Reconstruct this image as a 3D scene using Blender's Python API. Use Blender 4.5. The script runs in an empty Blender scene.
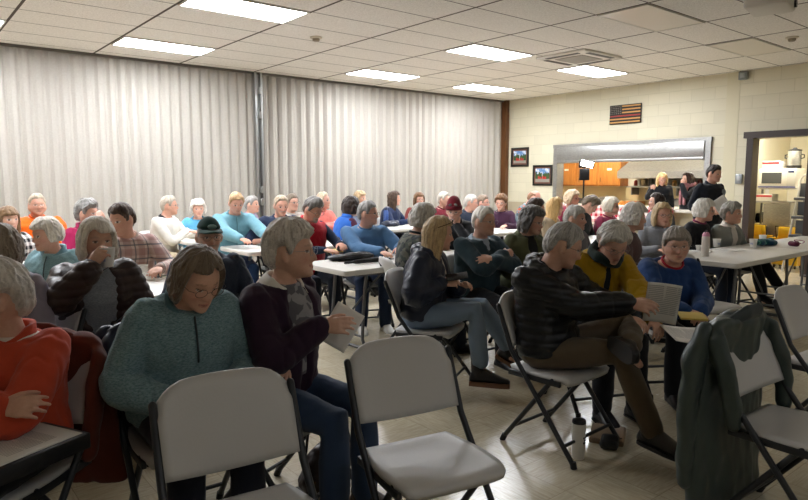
import bpy, bmesh, math, random
import numpy as np
from mathutils import Vector, Matrix
random.seed(7); rng=np.random.RandomState(5)
PI=math.pi
sc=bpy.context.scene
col=sc.collection
H=3.25                       # ceiling height
CAM=np.array([-1.2230,-10.3039,1.48]); YAW=0.683935; PITCH=-0.108850; F=638.69
FW=np.array([math.sin(YAW)*math.cos(PITCH),math.cos(YAW)*math.cos(PITCH),math.sin(PITCH)])
RT=np.array([math.cos(YAW),-math.sin(YAW),0.0]); UP=np.cross(RT,FW)
def at(u,v,d): return CAM+(FW+RT*(u-404)/F-UP*(v-250)/F)*d      # photo point at a depth, used to survey positions
def atz(u,v,z):
    r=FW+RT*(u-404)/F-UP*(v-250)/F
    return CAM+r*(z-CAM[2])/r[2]
def V(*a): return np.array(a,float)
def nrm(a):
    a=np.asarray(a,float); return a/(np.linalg.norm(a)+1e-12)
def ss(x):
    x=np.clip(x,0,1); return x*x*(3-2*x)
# ------------------------------------------------------------------ materials
MC={}
def srgb(h):
    if isinstance(h,str):
        h=h.lstrip('#'); c=[int(h[i:i+2],16)/255 for i in (0,2,4)]
    else: c=h
    return tuple((x/12.92 if x<=.04045 else ((x+.055)/1.055)**2.4) for x in c)+(1,)
class NT:
    def __init__(s,name):
        m=bpy.data.materials.new(name); m.use_nodes=True
        s.m=m; s.t=m.node_tree; s.b=s.t.nodes['Principled BSDF']
    def n(s,t,**k):
        q=s.t.nodes.new(t)
        for a,b in k.items():
            if a.startswith('i_'):
                key=a[2:]; key=int(key) if key.isdigit() else key.replace('_',' ')
                q.inputs[key].default_value=b
            else: setattr(q,a,b)
        return q
    def l(s,a,b): s.t.links.new(a,b)
    def obj(s):
        return s.n('ShaderNodeTexCoord').outputs['Object']
    def math(s,op,a,b=None):
        q=s.n('ShaderNodeMath',operation=op)
        for i,x in enumerate((a,b)):
            if x is None: continue
            if isinstance(x,(int,float)): q.inputs[i].default_value=x
            else: s.l(x,q.inputs[i])
        return q.outputs[0]
    def mix(s,f,a,b):
        q=s.n('ShaderNodeMix',data_type='RGBA')
        for x,i in ((f,0),(a,6),(b,7)):
            if isinstance(x,(int,float,tuple)): q.inputs[i].default_value=x
            else: s.l(x,q.inputs[i])
        return q.outputs[2]
    def noise(s,vec,scale,detail=3,rough=.55,stretch=None):
        if stretch:
            mp=s.n('ShaderNodeMapping'); mp.inputs['Scale'].default_value=stretch; s.l(vec,mp.inputs[0]); vec=mp.outputs[0]
        q=s.n('ShaderNodeTexNoise'); q.inputs['Scale'].default_value=scale; q.inputs['Detail'].default_value=detail; q.inputs['Roughness'].default_value=rough
        s.l(vec,q.inputs['Vector']); return q.outputs['Fac']
    def bump(s,h,strength=.3,dist=.01):
        q=s.n('ShaderNodeBump'); q.inputs['Strength'].default_value=strength; q.inputs['Distance'].default_value=dist
        s.l(h,q.inputs['Height']); s.l(q.outputs[0],s.b.inputs['Normal'])
    def ramp(s,f,p0,c0,p1,c1):
        q=s.n('ShaderNodeValToRGB'); e=q.color_ramp.elements
        e[0].position=p0; e[0].color=c0; e[1].position=p1; e[1].color=c1; s.l(f,q.inputs[0]); return q.outputs[0]
    def sep(s,vec):
        q=s.n('ShaderNodeSeparateXYZ'); s.l(vec,q.inputs[0]); return q.outputs
def mul(c,k): return tuple(min(1,x*k) for x in c[:3])+(1,)
def plain(name,c,rough=.5,metal=0,spec=.5,bump=0,bscale=200,vary=0):
    if name in MC: return MC[name]
    t=NT(name); c=srgb(c)
    t.b.inputs['Base Color'].default_value=c; t.b.inputs['Roughness'].default_value=rough; t.b.inputs['Metallic'].default_value=metal
    t.b.inputs['Specular IOR Level'].default_value=spec
    if bump or vary:
        n=t.noise(t.obj(),bscale,3)
        if bump: t.bump(n,bump,.004)
        if vary: t.l(t.ramp(n,.3,mul(c,1-vary),.7,mul(c,1+vary)),t.b.inputs['Base Color'])
    MC[name]=t.m; return t.m
def emit(name,c,e):
    if name in MC: return MC[name]
    t=NT(name); c=srgb(c)
    t.b.inputs['Base Color'].default_value=c; t.b.inputs['Emission Color'].default_value=c; t.b.inputs['Emission Strength'].default_value=e
    MC[name]=t.m; return t.m
def fabric(c,pat=None,c2=None,c3=None):
    key=('fab',c,pat,c2,c3)
    if key in MC: return MC[key]
    t=NT('fabric'); C=srgb(c); o=t.obj(); b=t.b
    b.inputs['Roughness'].default_value=.85; b.inputs['Specular IOR Level'].default_value=.2
    b.inputs['Sheen Weight'].default_value=.12; b.inputs['Sheen Roughness'].default_value=.5
    fine=t.noise(o,420,2); wr=t.noise(o,9,4,.5)
    h=t.math('ADD',t.math('MULTIPLY',fine,.12),t.math('MULTIPLY',wr,1.0))
    base=t.mix(t.noise(o,30,4),mul(C,.88),mul(C,1.1))
    x,y,z=t.sep(o)
    if pat=='plaid':
        C2=srgb(c2); C3=srgb(c3 or c2)
        def band(v,k,ph,w): return t.math('LESS_THAN',t.math('FRACT',t.math('ADD',t.math('MULTIPLY',v,k),ph)),w)
        xy=t.math('ADD',x,t.math('MULTIPLY',y,.6))
        base=t.mix(t.math('MULTIPLY',band(xy,9,0,.5),.42),base,C2)
        base=t.mix(t.math('MULTIPLY',band(z,9,0,.5),.42),base,C2)
        base=t.mix(t.math('MULTIPLY',band(xy,9,.3,.1),.8),base,C3)
        base=t.mix(t.math('MULTIPLY',band(z,9,.3,.1),.8),base,C3)
    elif pat=='check':
        C2=srgb(c2); xy=t.math('ADD',x,t.math('MULTIPLY',y,.7))
        q=lambda v: t.math('LESS_THAN',t.math('FRACT',t.math('MULTIPLY',v,15)),.5)
        base=t.mix(t.math('MULTIPLY',t.math('ADD',q(xy),q(z)),.5),base,C2)
    elif pat=='floral':
        C2=srgb(c2); C3=srgb(c3 or c2)
        vo=t.n('ShaderNodeTexVoronoi'); vo.inputs['Scale'].default_value=28; t.l(o,vo.inputs['Vector'])
        r,g,bb=t.sep(vo.outputs['Color'])
        base=t.mix(t.math('GREATER_THAN',r,.6),base,C2); base=t.mix(t.math('GREATER_THAN',g,.7),base,C3)
    elif pat=='heather':
        C2=srgb(c2) if c2 else mul(C,1.7)
        base=t.mix(t.ramp(t.noise(o,90,4,.7,(1,1,3)),.38,(0,0,0,1),.66,(1,1,1,1)),base,C2)
    elif pat=='knit':
        w=t.n('ShaderNodeTexWave',wave_type='BANDS'); w.bands_direction='Z'; w.inputs['Scale'].default_value=60; t.l(o,w.inputs[0])
        h=t.math('ADD',h,t.math('MULTIPLY',w.outputs['Fac'],.3))
    elif pat=='shell':
        b.inputs['Roughness'].default_value=.42; b.inputs['Specular IOR Level'].default_value=.4; b.inputs['Sheen Weight'].default_value=0
    elif pat=='denim':
        base=t.mix(t.noise(o,6,3),mul(C,.8),mul(C,1.25))
    t.l(base,b.inputs['Base Color']); t.bump(h,.5,.008)
    MC[key]=t.m; return t.m
def skin_mat():
    if 'skin' in MC: return MC['skin']
    t=NT('skin'); a=t.n('ShaderNodeAttribute',attribute_name='tone'); o=t.obj()
    n=t.noise(o,60,4,.6)
    base=t.mix(t.math('MULTIPLY',t.math('SUBTRACT',n,.35),.5),a.outputs['Color'],(.32,.10,.07,1))
    t.l(base,t.b.inputs['Base Color']); t.b.inputs['Roughness'].default_value=.5
    t.b.inputs['Subsurface Weight'].default_value=.06; t.b.inputs['Subsurface Radius'].default_value=(.02,.008,.004); t.b.inputs['Subsurface Scale'].default_value=.3
    t.bump(t.math('ADD',t.noise(o,120,4),t.noise(o,40,3,.6,(1,1,3))),.25,.003)
    MC['skin']=t.m; return t.m
def hair_mat(c,c2=None):
    key=('hair',c,c2)
    if key in MC: return MC[key]
    t=NT('hair'); C=srgb(c); C2=srgb(c2) if c2 else mul(C,.5)
    if min(C[:3])>.15: C=mul(C,1.25); C2=mul(C2,1.35)
    a=t.n('ShaderNodeAttribute',attribute_name='strand').outputs['Vector']
    n=t.noise(a,1,4,.6); n2=t.noise(a,.28,2,.5)
    f=t.math('ADD',t.math('MULTIPLY',n,.6),t.math('MULTIPLY',n2,.4))
    t.l(t.ramp(f,.33,C2,.56,C),t.b.inputs['Base Color'])
    t.b.inputs['Roughness'].default_value=.5; t.b.inputs['Specular IOR Level'].default_value=.3; t.b.inputs['Sheen Weight'].default_value=.35; t.b.inputs['Sheen Roughness'].default_value=.4
    t.bump(n,.4,.004)
    MC[key]=t.m; return t.m
# ------------------------------------------------------------------ mesh building
class MB:
    def __init__(s): s.v=[]; s.f=[]
    def add(s,vs,fs):
        o=len(s.v); s.v+= [tuple(map(float,p)) for p in vs]; s.f+=[tuple(i+o for i in f) for f in fs]; return s
    def loft(s,rings,cap=True):
        n=len(rings[0]); vs=[p for r in rings for p in r]; fs=[]
        for i in range(len(rings)-1):
            for j in range(n):
                k=(j+1)%n; fs.append((i*n+j,i*n+k,(i+1)*n+k,(i+1)*n+j))
        if cap:
            fs.append(tuple(range(n-1,-1,-1))); fs.append(tuple((len(rings)-1)*n+j for j in range(n)))
        return s.add(vs,fs)
    def ell(s,c,r,seg=16,rot=None):
        c=np.asarray(c,float); m=max(6,seg//2+2); rings=[]
        for i in range(1,m):
            th=PI*i/m
            ring=[]
            for j in range(seg):
                ph=2*PI*j/seg; p=np.array([math.sin(th)*math.cos(ph)*r[0],math.sin(th)*math.sin(ph)*r[1],-math.cos(th)*r[2]])
                if rot is not None: p=rot@p
                ring.append(c+p)
            rings.append(ring)
        return s.loft(rings)
    def tube(s,path,rad,seg=10,round_=True,flat=1.0,flat_ax=None):
        path=[np.asarray(p,float) for p in path]; n=len(path)
        if not hasattr(rad,'__len__'): rad=[rad]*n
        pts=list(path); rr=list(rad)
        if round_:
            d0=nrm(path[1]-path[0]); d1=nrm(path[-1]-path[-2])
            pts=[path[0]-d0*rad[0]*.9,path[0]-d0*rad[0]*.55]+pts+[path[-1]+d1*rad[-1]*.55,path[-1]+d1*rad[-1]*.9]
            rr=[rad[0]*.35,rad[0]*.8]+rr+[rad[-1]*.8,rad[-1]*.35]
        rings=[]; prev=None
        for i,p in enumerate(pts):
            a=pts[max(i-1,0)]; b=pts[min(i+1,len(pts)-1)]; d=nrm(b-a)
            if prev is None:
                ref=np.array([0,0,1.0]) if abs(d[2])<.9 else np.array([1.0,0,0])
                if flat_ax is not None: ref=np.asarray(flat_ax,float)
                x=nrm(np.cross(ref,d))
            else: x=nrm(prev-d*prev.dot(d))
            prev=x; y=np.cross(d,x)
            rings.append([p+(x*math.cos(2*PI*k/seg)+y*flat*math.sin(2*PI*k/seg))*rr[i] for k in range(seg)])
        return s.loft(rings)
    def box(s,c,d,rot=None,bev=0):
        c=np.asarray(c,float); hx,hy,hz=[q/2 for q in d]
        R=np.eye(3) if rot is None else np.asarray(rot)
        if bev<=0:
            vs=[c+R@np.array([x*hx,y*hy,z*hz]) for x in (-1,1) for y in (-1,1) for z in (-1,1)]
            return s.add(vs,[(0,1,3,2),(4,6,7,5),(0,4,5,1),(2,3,7,6),(0,2,6,4),(1,5,7,3)])
        b=min(bev,hx*.9,hy*.9,hz*.9); k=3
        prof=[(hx,hy)]
        def ring(ix,z):
            out=[]
            for cx,cy,a0 in ((1,1,0),(-1,1,90),(-1,-1,180),(1,-1,270)):
                for i in range(k+1):
                    a=math.radians(a0+90*i/k)
                    out.append(c+R@np.array([cx*(hx-b)+math.cos(a)*(b-ix),cy*(hy-b)+math.sin(a)*(b-ix),z]))
            return out
        rings=[ring(b*.9,-hz),ring(b*.3,-hz+b*.3),ring(0,-hz+b),ring(0,hz-b),ring(b*.3,hz-b*.3),ring(b*.9,hz)]
        return s.loft(rings)
    def prism(s,poly,axis,a,b):
        # poly in the two other axes
        def P(q,t):
            r=[0,0,0]; o=[i for i in range(3) if i!=axis]; r[o[0]]=q[0]; r[o[1]]=q[1]; r[axis]=t; return r
        return s.loft([[P(q,a) for q in poly],[P(q,b) for q in poly]])
    def lathe(s,c,prof,seg=20):
        return s.loft([[(c[0]+r*math.cos(2*PI*k/seg),c[1]+r*math.sin(2*PI*k/seg),c[2]+z) for k in range(seg)] for r,z in prof])
    def mesh(s,name='m'):
        me=bpy.data.meshes.new(name); me.from_pydata(s.v,[],s.f); me.update()
        bm=bmesh.new(); bm.from_mesh(me); bmesh.ops.recalc_face_normals(bm,faces=bm.faces); bm.to_mesh(me); bm.free()
        return me
    def build(s,name,mat,parent=None,smooth=True,label=None):
        me=s.mesh(name); return link(name,me,mat,parent,smooth,label)
def link(name,me,mat,parent=None,smooth=True,label=None):
    o=bpy.data.objects.new(name,me); col.objects.link(o)
    if not me.materials: me.materials.append(mat)
    if smooth:
        me.polygons.foreach_set('use_smooth',[True]*len(me.polygons))
        if smooth=='auto':
            try: me.set_sharp_from_angle(angle=math.radians(38))
            except Exception: pass
    if parent is not None: o.parent=parent
    if label: o['label']=label
    return o
def tag(o,label,cat,group=None,kind=None):
    if kind: o['kind']=kind
    if label: o['label']=label
    if cat: o['category']=cat
    if group: o['group']=group
    return o
def empty(name,loc,rz,label,cat,group=None):
    o=bpy.data.objects.new(name,None); col.objects.link(o); o.location=loc; o.rotation_euler=(0,0,rz); o.empty_display_size=.1
    return tag(o,label,cat,group)
def dup(root,loc,rz,label,group=None):
    def cp(o,p):
        c=o.copy(); col.objects.link(c); c.parent=p
        for ch in o.children: cp(ch,c)
        return c
    r=cp(root,None); r.location=loc; r.rotation_euler=(0,0,rz); r['label']=label
    if group: r['group']=group
    elif 'group' in r: del r['group']
    return r
def struct(name,mb,mat,smooth=False):
    o=mb.build(name,mat,None,smooth); o['kind']='structure'; return o
def remesh(mb,voxel,it=3):
    me=bpy.data.meshes.new('tmp'); me.from_pydata(mb.v,[],mb.f); me.update()
    bm=bmesh.new(); bm.from_mesh(me); bmesh.ops.recalc_face_normals(bm,faces=bm.faces); bm.to_mesh(me); bm.free()
    o=bpy.data.objects.new('tmp',me); col.objects.link(o)
    m=o.modifiers.new('r','REMESH'); m.mode='VOXEL'; m.voxel_size=voxel
    if it:
        q=o.modifiers.new('s','SMOOTH'); q.iterations=it; q.factor=.5
    dg=bpy.context.evaluated_depsgraph_get()
    out=bpy.data.meshes.new_from_object(o.evaluated_get(dg))
    bpy.data.objects.remove(o); bpy.data.meshes.remove(me)
    return out
def getco(me):
    a=np.empty(len(me.vertices)*3,np.float32); me.vertices.foreach_get('co',a); return a.reshape(-1,3).astype(float)
def getno(me):
    a=np.empty(len(me.vertices)*3,np.float32); me.vertex_normals.foreach_get('vector',a); return a.reshape(-1,3).astype(float)
def setco(me,c): me.vertices.foreach_set('co',np.ascontiguousarray(c,np.float32).ravel()); me.update()
_W=rng.randn(40,3); _PH=rng.rand(40)*6.28
def wob(p,freq,seed=0,n=6):
    r=0
    for i in range(n):
        k=(i+seed*7)%40; w=_W[k]/np.linalg.norm(_W[k])*freq*(1+.25*i)
        r=r+np.sin(p@w+_PH[k]+1.3*np.sin(p@w[[1,2,0]]*.7))
    return r/n
# ------------------------------------------------------------------ people
def rotz(a): c,s=math.cos(a),math.sin(a); return np.array([[c,-s,0],[s,c,0],[0,0,1.0]])
def rotx(a): c,s=math.cos(a),math.sin(a); return np.array([[1.0,0,0],[0,c,-s],[0,s,c]])
def roty(a): c,s=math.cos(a),math.sin(a); return np.array([[c,0,s],[0,1.0,0],[-s,0,c]])
HR=V(.076,.097,.117)
def sphere_dirs(nt,nphi):
    th=(np.arange(nt)+.5)/nt*PI; ph=np.arange(nphi)/nphi*2*PI
    T,P=np.meshgrid(th,ph,indexing='ij')
    return np.stack([np.sin(T)*np.sin(P),np.sin(T)*np.cos(P),np.cos(T)],-1)     # phi=0 is forward
def head_shape(D,fem=True,fat=1.0,feat=True):
    p=D*HR; x,y,z=p[...,0].copy(),p[...,1].copy(),p[...,2].copy()
    dy=D[...,1]
    low=ss((-z-.01)/.10)
    x=x*(1-.20*low*(1 if fem else .8))*(1+.08*(fat-1)*10*np.exp(-((z+.05)/.04)**2))
    y=np.where(dy>0,y+.040*ss((-z-.040)/.065)*np.clip(dy*2.6,0,1),y*(1-.34*ss((-z-.03)/.07)))
    y=np.where(dy>0,np.minimum(y,.094+.1*(y-.094)),y)
    if feat:
        ax=np.abs(x); fm=ss((dy-.15)/.3)
        prof=ss((.026-z)/.056)*(1-ss((-.033-z)/.012)); sg=.0085+.006*ss((.01-z)/.04)
        g=.026*prof*np.exp(-(x/sg)**2)
        g=g-.011*np.exp(-((ax-.031)/.015)**2-((z-.009)/.012)**2)
        g=g+.005*np.exp(-((ax-.031)/.010)**2-((z-.007)/.007)**2)
        g=g+.005*np.exp(-((ax-.028)/.020)**2-((z-.031)/.010)**2)
        g=g+.004*np.exp(-((ax-.040)/.017)**2-((z+.026)/.02)**2)
        g=g-.003*np.exp(-((ax-.030-.25*np.clip(-z-.03,0,.05))/.005)**2-((z+.048)/.018)**2)
        g=g+.0065*np.exp(-(x/.022)**2-((z+.0545)/.006)**2)+.0065*np.exp(-(x/.020)**2-((z+.066)/.007)**2)-.003*np.exp(-(x/.024)**2-((z+.060)/.003)**2)
        g=g+.006*np.exp(-(x/.022)**2-((z+.098)/.014)**2)-.004*np.exp(-(x/.03)**2-((z+.080)/.007)**2)
        y=y+g*fm
    return np.stack([x,y,z],-1)
def grid_mesh(mb,G,top,bot):
    nt,nph=G.shape[:2]; vs=[top]+[p for r in G for p in r]+[bot]; fs=[]
    for j in range(nph):
        k=(j+1)%nph
        fs.append((0,1+j,1+k))
        for i in range(nt-1): fs.append((1+i*nph+j,1+(i+1)*nph+j,1+(i+1)*nph+k,1+i*nph+k))
        fs.append((1+(nt-1)*nph+j,len(vs)-1,1+(nt-1)*nph+k))
    mb.add(vs,fs)
def hand(mb,w,h,n,side,curl=.5,k=1.0,spread=1.0,thumb=.6):
    h=nrm(h); n=nrm(np.asarray(n,float)-h*np.dot(n,h)); t=np.cross(n,h)*(1 if side>0 else -1)
    w=np.asarray(w,float)
    def ring(d,a,b,o=0): return [w+h*d*k+t*(math.cos(q)*a+o)*k+n*math.sin(q)*b*k for q in [2*PI*i/14 for i in range(14)]]
    mb.loft([ring(-.035,.024,.019),ring(0,.026,.019),ring(.03,.034,.017,.003),ring(.065,.040,.015),ring(.088,.040,.012),ring(.094,.034,.008)])
    for off,ln,base,cv in ((.031,.072,.084,.85),(.0105,.081,.088,1.0),(-.0105,.075,.086,1.08),(-.031,.059,.078,1.2)):
        p=w+h*(base-.012)*k+t*off*k; a=0; d0=nrm(h+t*off*2.2*spread); pts=[p,p+d0*.012*k]
        for fr,cc in ((.45,.55),(.31,1.0),(.24,.8)):
            a+=curl*cv*cc
            pts.append(pts[-1]+(d0*math.cos(a)-n*math.sin(a))*ln*fr*k)
        mb.tube(pts,[.0095*k,.0095*k,.0085*k,.0078*k,.0068*k],8)
    p=w+h*.022*k+t*.026*k; a=thumb
    d1=nrm(h*math.cos(a)+t*math.sin(a)-n*.25); d2=nrm(h*math.cos(a*.55)+t*math.sin(a*.55)-n*(.3+.4*curl)); d3=nrm(h+t*.05-n*(.3+.7*curl))
    pts=[p,p+d1*.042*k]; pts.append(pts[-1]+d2*.032*k); pts.append(pts[-1]+d3*.025*k)
    mb.tube(pts,[.014*k,.011*k,.0095*k,.0075*k],8)
def ik(A,T,l1,l2,pole):
    A=np.asarray(A,float); T=np.asarray(T,float); d=T-A; L=np.linalg.norm(d); mx=(l1+l2)*.995
    if L>mx: T=A+d/L*mx; L=mx
    if L<abs(l1-l2)+.12: L=abs(l1-l2)+.12; T=A+nrm(d)*L
    u=nrm(T-A); a=(l1*l1-l2*l2+L*L)/(2*L); hh=math.sqrt(max(l1*l1-a*a,0))
    p=np.asarray(pole,float); p=nrm(p-u*p.dot(u))
    return A+u*a+p*hh,T
TORSO=[(-.07,.150,.120),(.0,.178,.135),(.12,.186,.140),(.35,.168,.130),(.55,.172,.130),(.72,.186,.130),(.84,.186,.118),(.92,.160,.100),(.97,.122,.086),(1.01,.088,.074),(1.05,.064,.064)]
HAIRS={}
def person(u,v,z,a,ha,pitch=0,label='',top=None,hair=None,sex='f',arms=None,legs=None,lean=4,hunch=8,roll=0,skin='#c89a7c',
           glasses=None,fat=1.0,vox=None,trousers='#1b2230',shoes='#15151a',stand=False,beard=None,w=1.0,cap=None,group=None,chair=True,name='person',hipz=.52,tdrop=0):
    P=at(u,v,z); fx=P[:2]-CAM[:2]; Fh=nrm(fx); Rh=V(Fh[1],-Fh[0])
    def wdir(deg): r=math.radians(deg); return -math.cos(r)*Fh+math.sin(r)*Rh
    d=wdir(a); rz=math.atan2(-d[0],d[1]); dh=wdir(ha); rzh=math.atan2(-dh[0],dh[1])
    hy=(rzh-rz+PI)%(2*PI)-PI
    fem=sex=='f'; near=z<4.5
    if vox is None: vox=.0052 if z<3 else .006 if z<4.6 else .008 if z<6.3 else .0095
    Rhd=rotz(hy)@rotx(-math.radians(pitch))@roty(math.radians(roll))
    hz=.90 if stand else hipz
    ln=math.radians(lean); hu=math.radians(hunch)
    def spine(t):                                     # unit length spine offset and angle
        n=24; y=zz=0.0
        for i in range(n):
            q=(i+.5)/n*t; an=ln+hu*max(q,0)**1.5; y+=math.sin(an)*t/n; zz+=math.cos(an)*t/n
        return y,zz,ln+hu*max(t,0)**1.5
    ny,nz,na=spine(1.0)
    na2=na+math.radians(12)+.25*math.radians(pitch)
    neck=V(0,math.sin(na2),math.cos(na2))*.052
    hc_off=neck-Rhd@V(0,-.022,-.085)
    L=(P[2]-hz-hc_off[2])/nz; L0=L
    L=min(max(L,.40 if fem else .42),.60 if not stand else .62)
    Pz=hz+L*nz+hc_off[2]
    if abs(Pz-P[2])>.02: print('HEAD Z', label[:40],'want %.2f got %.2f (L %.2f)'%(P[2],Pz,L0))
    hoff=V(0,L*ny,hz+L*nz)+hc_off
    M=rotz(rz); org=P-M@V(hoff[0],hoff[1],0); org[2]=0
    if stand: pass
    root=empty(name,org,rz,label,'person',group)
    loc=lambda p: M.T@(np.asarray(p,float)-org)
    wd=(1.0 if fem else 1.08)*w
    def tf(t):
        y,zz,an=spine(t); return V(0,y*L,hz+zz*L),V(0,math.cos(an),-math.sin(an)),V(0,math.sin(an),math.cos(an))
    def torso_rings(e,prof=None,n=36,t0=-9,t1=9,front=None):
        rings=[]
        pts=[]
        for i in range(len(TORSO)-1):
            for q in (0,.5): pts.append(tuple(TORSO[i][k]*(1-q)+TORSO[i+1][k]*q for k in range(3)))
        pts.append(TORSO[-1])
        for t,rx,ry in pts:
            if t<t0 or t>t1: continue
            belly=(fat-1)*math.exp(-((t-.33)/.28)**2); bust=(.018 if fem else .004)*math.exp(-((t-.66)/.13)**2)
            c,nn,uu=tf(t); k=ss((t-.88)/.12)
            rx=rx*(wd if t<.95 else 1)+belly*.12+e*(1-.3*k); ry=ry*(1 if t>.9 else .5+.5*wd)+belly*.14+e*(1-.3*k)
            if sex=='m' and t<.3: rx*=.95
            ring=[]
            for j in range(n):
                ph=2*PI*j/n; sx,cy=math.sin(ph),math.cos(ph)
                r_=1.0
                fwd=(bust+belly*.10)*max(cy,0)
                off=0
                if front is not None: off=front(t,ph if ph<=PI else ph-2*PI)
                ring.append(c+V(1,0,0)*((rx-off)*sx)+nn*((ry-off)*cy+fwd))
            rings.append(ring)
        return rings
    # joints
    c9,n9,u9=tf(.865)
    shx=(.148 if fem else .168)*(.55+.45*wd)
    SH={1:c9+V(shx,0,0)+n9*(-.005),-1:c9+V(-shx,0,0)+n9*(-.005)}
    l1,l2=(.275,.245) if fem else (.30,.265)
    HD=hoff
    arms=arms or {}
    def hpos(q,s):
        if isinstance(q,str):
            if q=='chin': return HD+Rhd@V(s*.045,.06,-.155)
            if q=='mouth': return HD+Rhd@V(s*.05,.13,-.10)
        if q[0]=='px': return loc(at(q[1],q[2],z+q[3]))
        return np.asarray(q,float)
    PRE={'lap':((.09,.27,.66),(1,-.7,-.5),(-.55,.8,-.15),(.2,.3,1),.55),
         'table':((.13,.40,.795),(1,-.3,-.9),(-.35,1,-.05),(.1,0,1),.5),
         'cross':((-.07,.20+.02,.86),(1,.5,-.7),(-1,-.1,.12),(0,.8,.6),.4),
         'chin':('chin',(.5,.7,-1),(-.35,-.25,.9),(0,1,.25),1.1),
         'down':((.22,.02,.62),(.6,-1,0),(0,.15,-1),(1,0,0),.35)}
    AR={}
    for s,key in ((1,'R'),(-1,'L')):
        sp=arms.get(key,'lap'); ex={}
        if isinstance(sp,dict): ex=sp; sp=sp.get('p','lap')
        W,pole,h,n,cu=PRE[sp]
        if sp=='cross' and s<0: W=(-.06,.27,.83); 
        f=lambda q: q if isinstance(q,str) else V(q[0]*s,q[1],q[2])
        Wp=hpos(ex['w'],s) if 'w' in ex else hpos(f(W),s)
        if 'w' not in ex and sp!='chin': Wp=Wp+V(0,L*ny*.5 if sp=='cross' else 0,0)
        pl=np.asarray(ex['pole'],float)*V(s,1,1) if 'pole' in ex else f(pole)
        E,Wp=ik(SH[s],Wp,l1,l2,pl)
        hd=np.asarray(ex['h'],float)*V(s,1,1) if 'h' in ex else f(h)
        hn=np.asarray(ex['n'],float)*V(s,1,1) if 'n' in ex else f(n)
        AR[s]=(SH[s],E,Wp,nrm(hd),hn,ex.get('curl',cu),ex)
    # legs
    legs=legs or {}
    LG={}
    th,sh=(.41,.41) if fem else (.43,.43)
    for s,key in ((1,'R'),(-1,'L')):
        hp=V(s*.088*wd,0,hz)
        if stand: kn=V(s*.10,.01,.49); an=V(s*.11,-.02,.09); fd=V(s*.15,1,0)
        else:
            kn=V(s*.115,th*.985,hz-.03); an=V(s*.12,th*.95+.02,.09); fd=V(s*.12,1,0)
            if key in legs:
                q=legs[key]
                if 'k' in q: kn=V(*q['k']) if q['k'][0]!='px' else loc(at(*q['k'][1:3],z+q['k'][3]))
                if 'a' in q: an=V(*q['a']) if q['a'][0]!='px' else loc(at(*q['a'][1:3],z+q['a'][3]))
                if 'f' in q: fd=V(*q['f'])
            kn=hp+nrm(kn-hp)*th; an=kn+nrm(an-kn)*sh*1.0
        LG[s]=(hp,kn,an,nrm(fd))
    # ---- body : one continuous surface
    mb=MB()
    mb.loft(torso_rings(-.028))
    nb=tf(.93)[0]; hb=HD+Rhd@V(0,-.012,-.05)
    mb.tube([nb,nb*.5+hb*.5+V(0,-.004,0),hb],[.060 if fem else .067,.052 if fem else .060,.054 if fem else .062],16)
    nt,nph=(60,64) if near else (40,44)
    D=sphere_dirs(nt,nph); Hs=head_shape(D,fem,fat); G=Hs@Rhd.T+HD
    grid_mesh(mb,G,HD+Rhd@V(0,0,HR[2]),HD+Rhd@V(0,.035,-HR[2]-.001))
    for s in (1,-1):
        mb.ell(HD+Rhd@V(s*.078,-.008,-.004),(.011,.019,.032),12,Rhd@rotz(-s*.35)@rotx(.15))
        mb.ell(HD+Rhd@V(s*.080,.0,-.026),(.008,.010,.011),10,Rhd)
        S,E,W,h,hn,cu,ex=AR[s]
        p_,r_=armpath(S,E,W,.042,.035,.025); mb.tube(p_,r_,14)
        hand(mb,W+nrm(h)*.012,h,hn,s,cu,(.94 if fem else 1.04),ex.get('spread',1.0),ex.get('thumb',.6))
        hp,kn,an,fd=LG[s]
        mb.tube([hp,hp*.5+kn*.5,kn,kn*.6+an*.4,an],[.078,.066,.050,.048,.034],14)
        mb.tube([an,an-V(0,0,.045)+fd*.01,an+fd*.11-V(0,0,.066)],[.032,.030,.018],10)
    me=remesh(mb,vox,2 if near else 1)
    # skin tone map in head space
    co=getco(me); q=(co-HD)@Rhd; x,y,zz=q[:,0],q[:,1],q[:,2]; ax=np.abs(x)
    sk=np.array(srgb(skin)); sk=sk*.62+np.array(srgb('#e3bca8'))*.38; C=np.tile(sk,(len(co),1))
    inh=(np.abs(q)<.16).all(1)&(y>.045)
    def blend(mask,c,k=1.0):
        c=np.array(srgb(c)); m=(mask*inh*k)[:,None]; C[:]=C*(1-m)+c*m
    blend(np.exp(-((ax-.042)/.020)**2-((zz+.026)/.020)**2),'#c9796a',.30)
    blend(np.exp(-(x/.016)**2-((zz+.030)/.014)**2),'#c9796a',.30)
    sm_=9 if 'smil' in label else 3; zm_=zz+.060-sm_*x*x
    lip=((x/.025)**2+(zm_/.0095)**2<1)*1.0; blend(lip,'#b4685f' if fem else '#b07666',.6 if fem else .4)
    blend(((x/.024)**2+(zm_/.0020)**2<1)*1.0,'#5a2a26',.55)
    hc=srgb((hair or {}).get('c','#6b5a4c')); bc=(hair or {}).get('brow','#a08c7e' if sum(hc[:3])>.9 else '#5b4636')
    blend((((ax-.031)/.019)**2+((zz-.030-.003*(1-((ax-.033)/.02)**2)-.12*(.033-ax))/.0034)**2<1)*1.0,bc,.5)
    vs_=1 if near else 1.25
    eye=((ax-.031)/(.0135*vs_))**2+((zz-.0075)/(.0062*vs_))**2<1
    if pitch>22: eye=((ax-.031)/.0135)**2+((zz-.005)/.0028)**2<1
    blend(eye*1.0,'#d8cfc6',1)
    blend((eye&(((ax-.031)**2+(zz-.008)**2)<(.0062*vs_)**2))*1.0,'#2c2320',1)
    blend(((((ax-.031)/.015)**2+((zz-.0125)/.0022)**2)<1)*1.0,'#3b2a24',.8)
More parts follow.
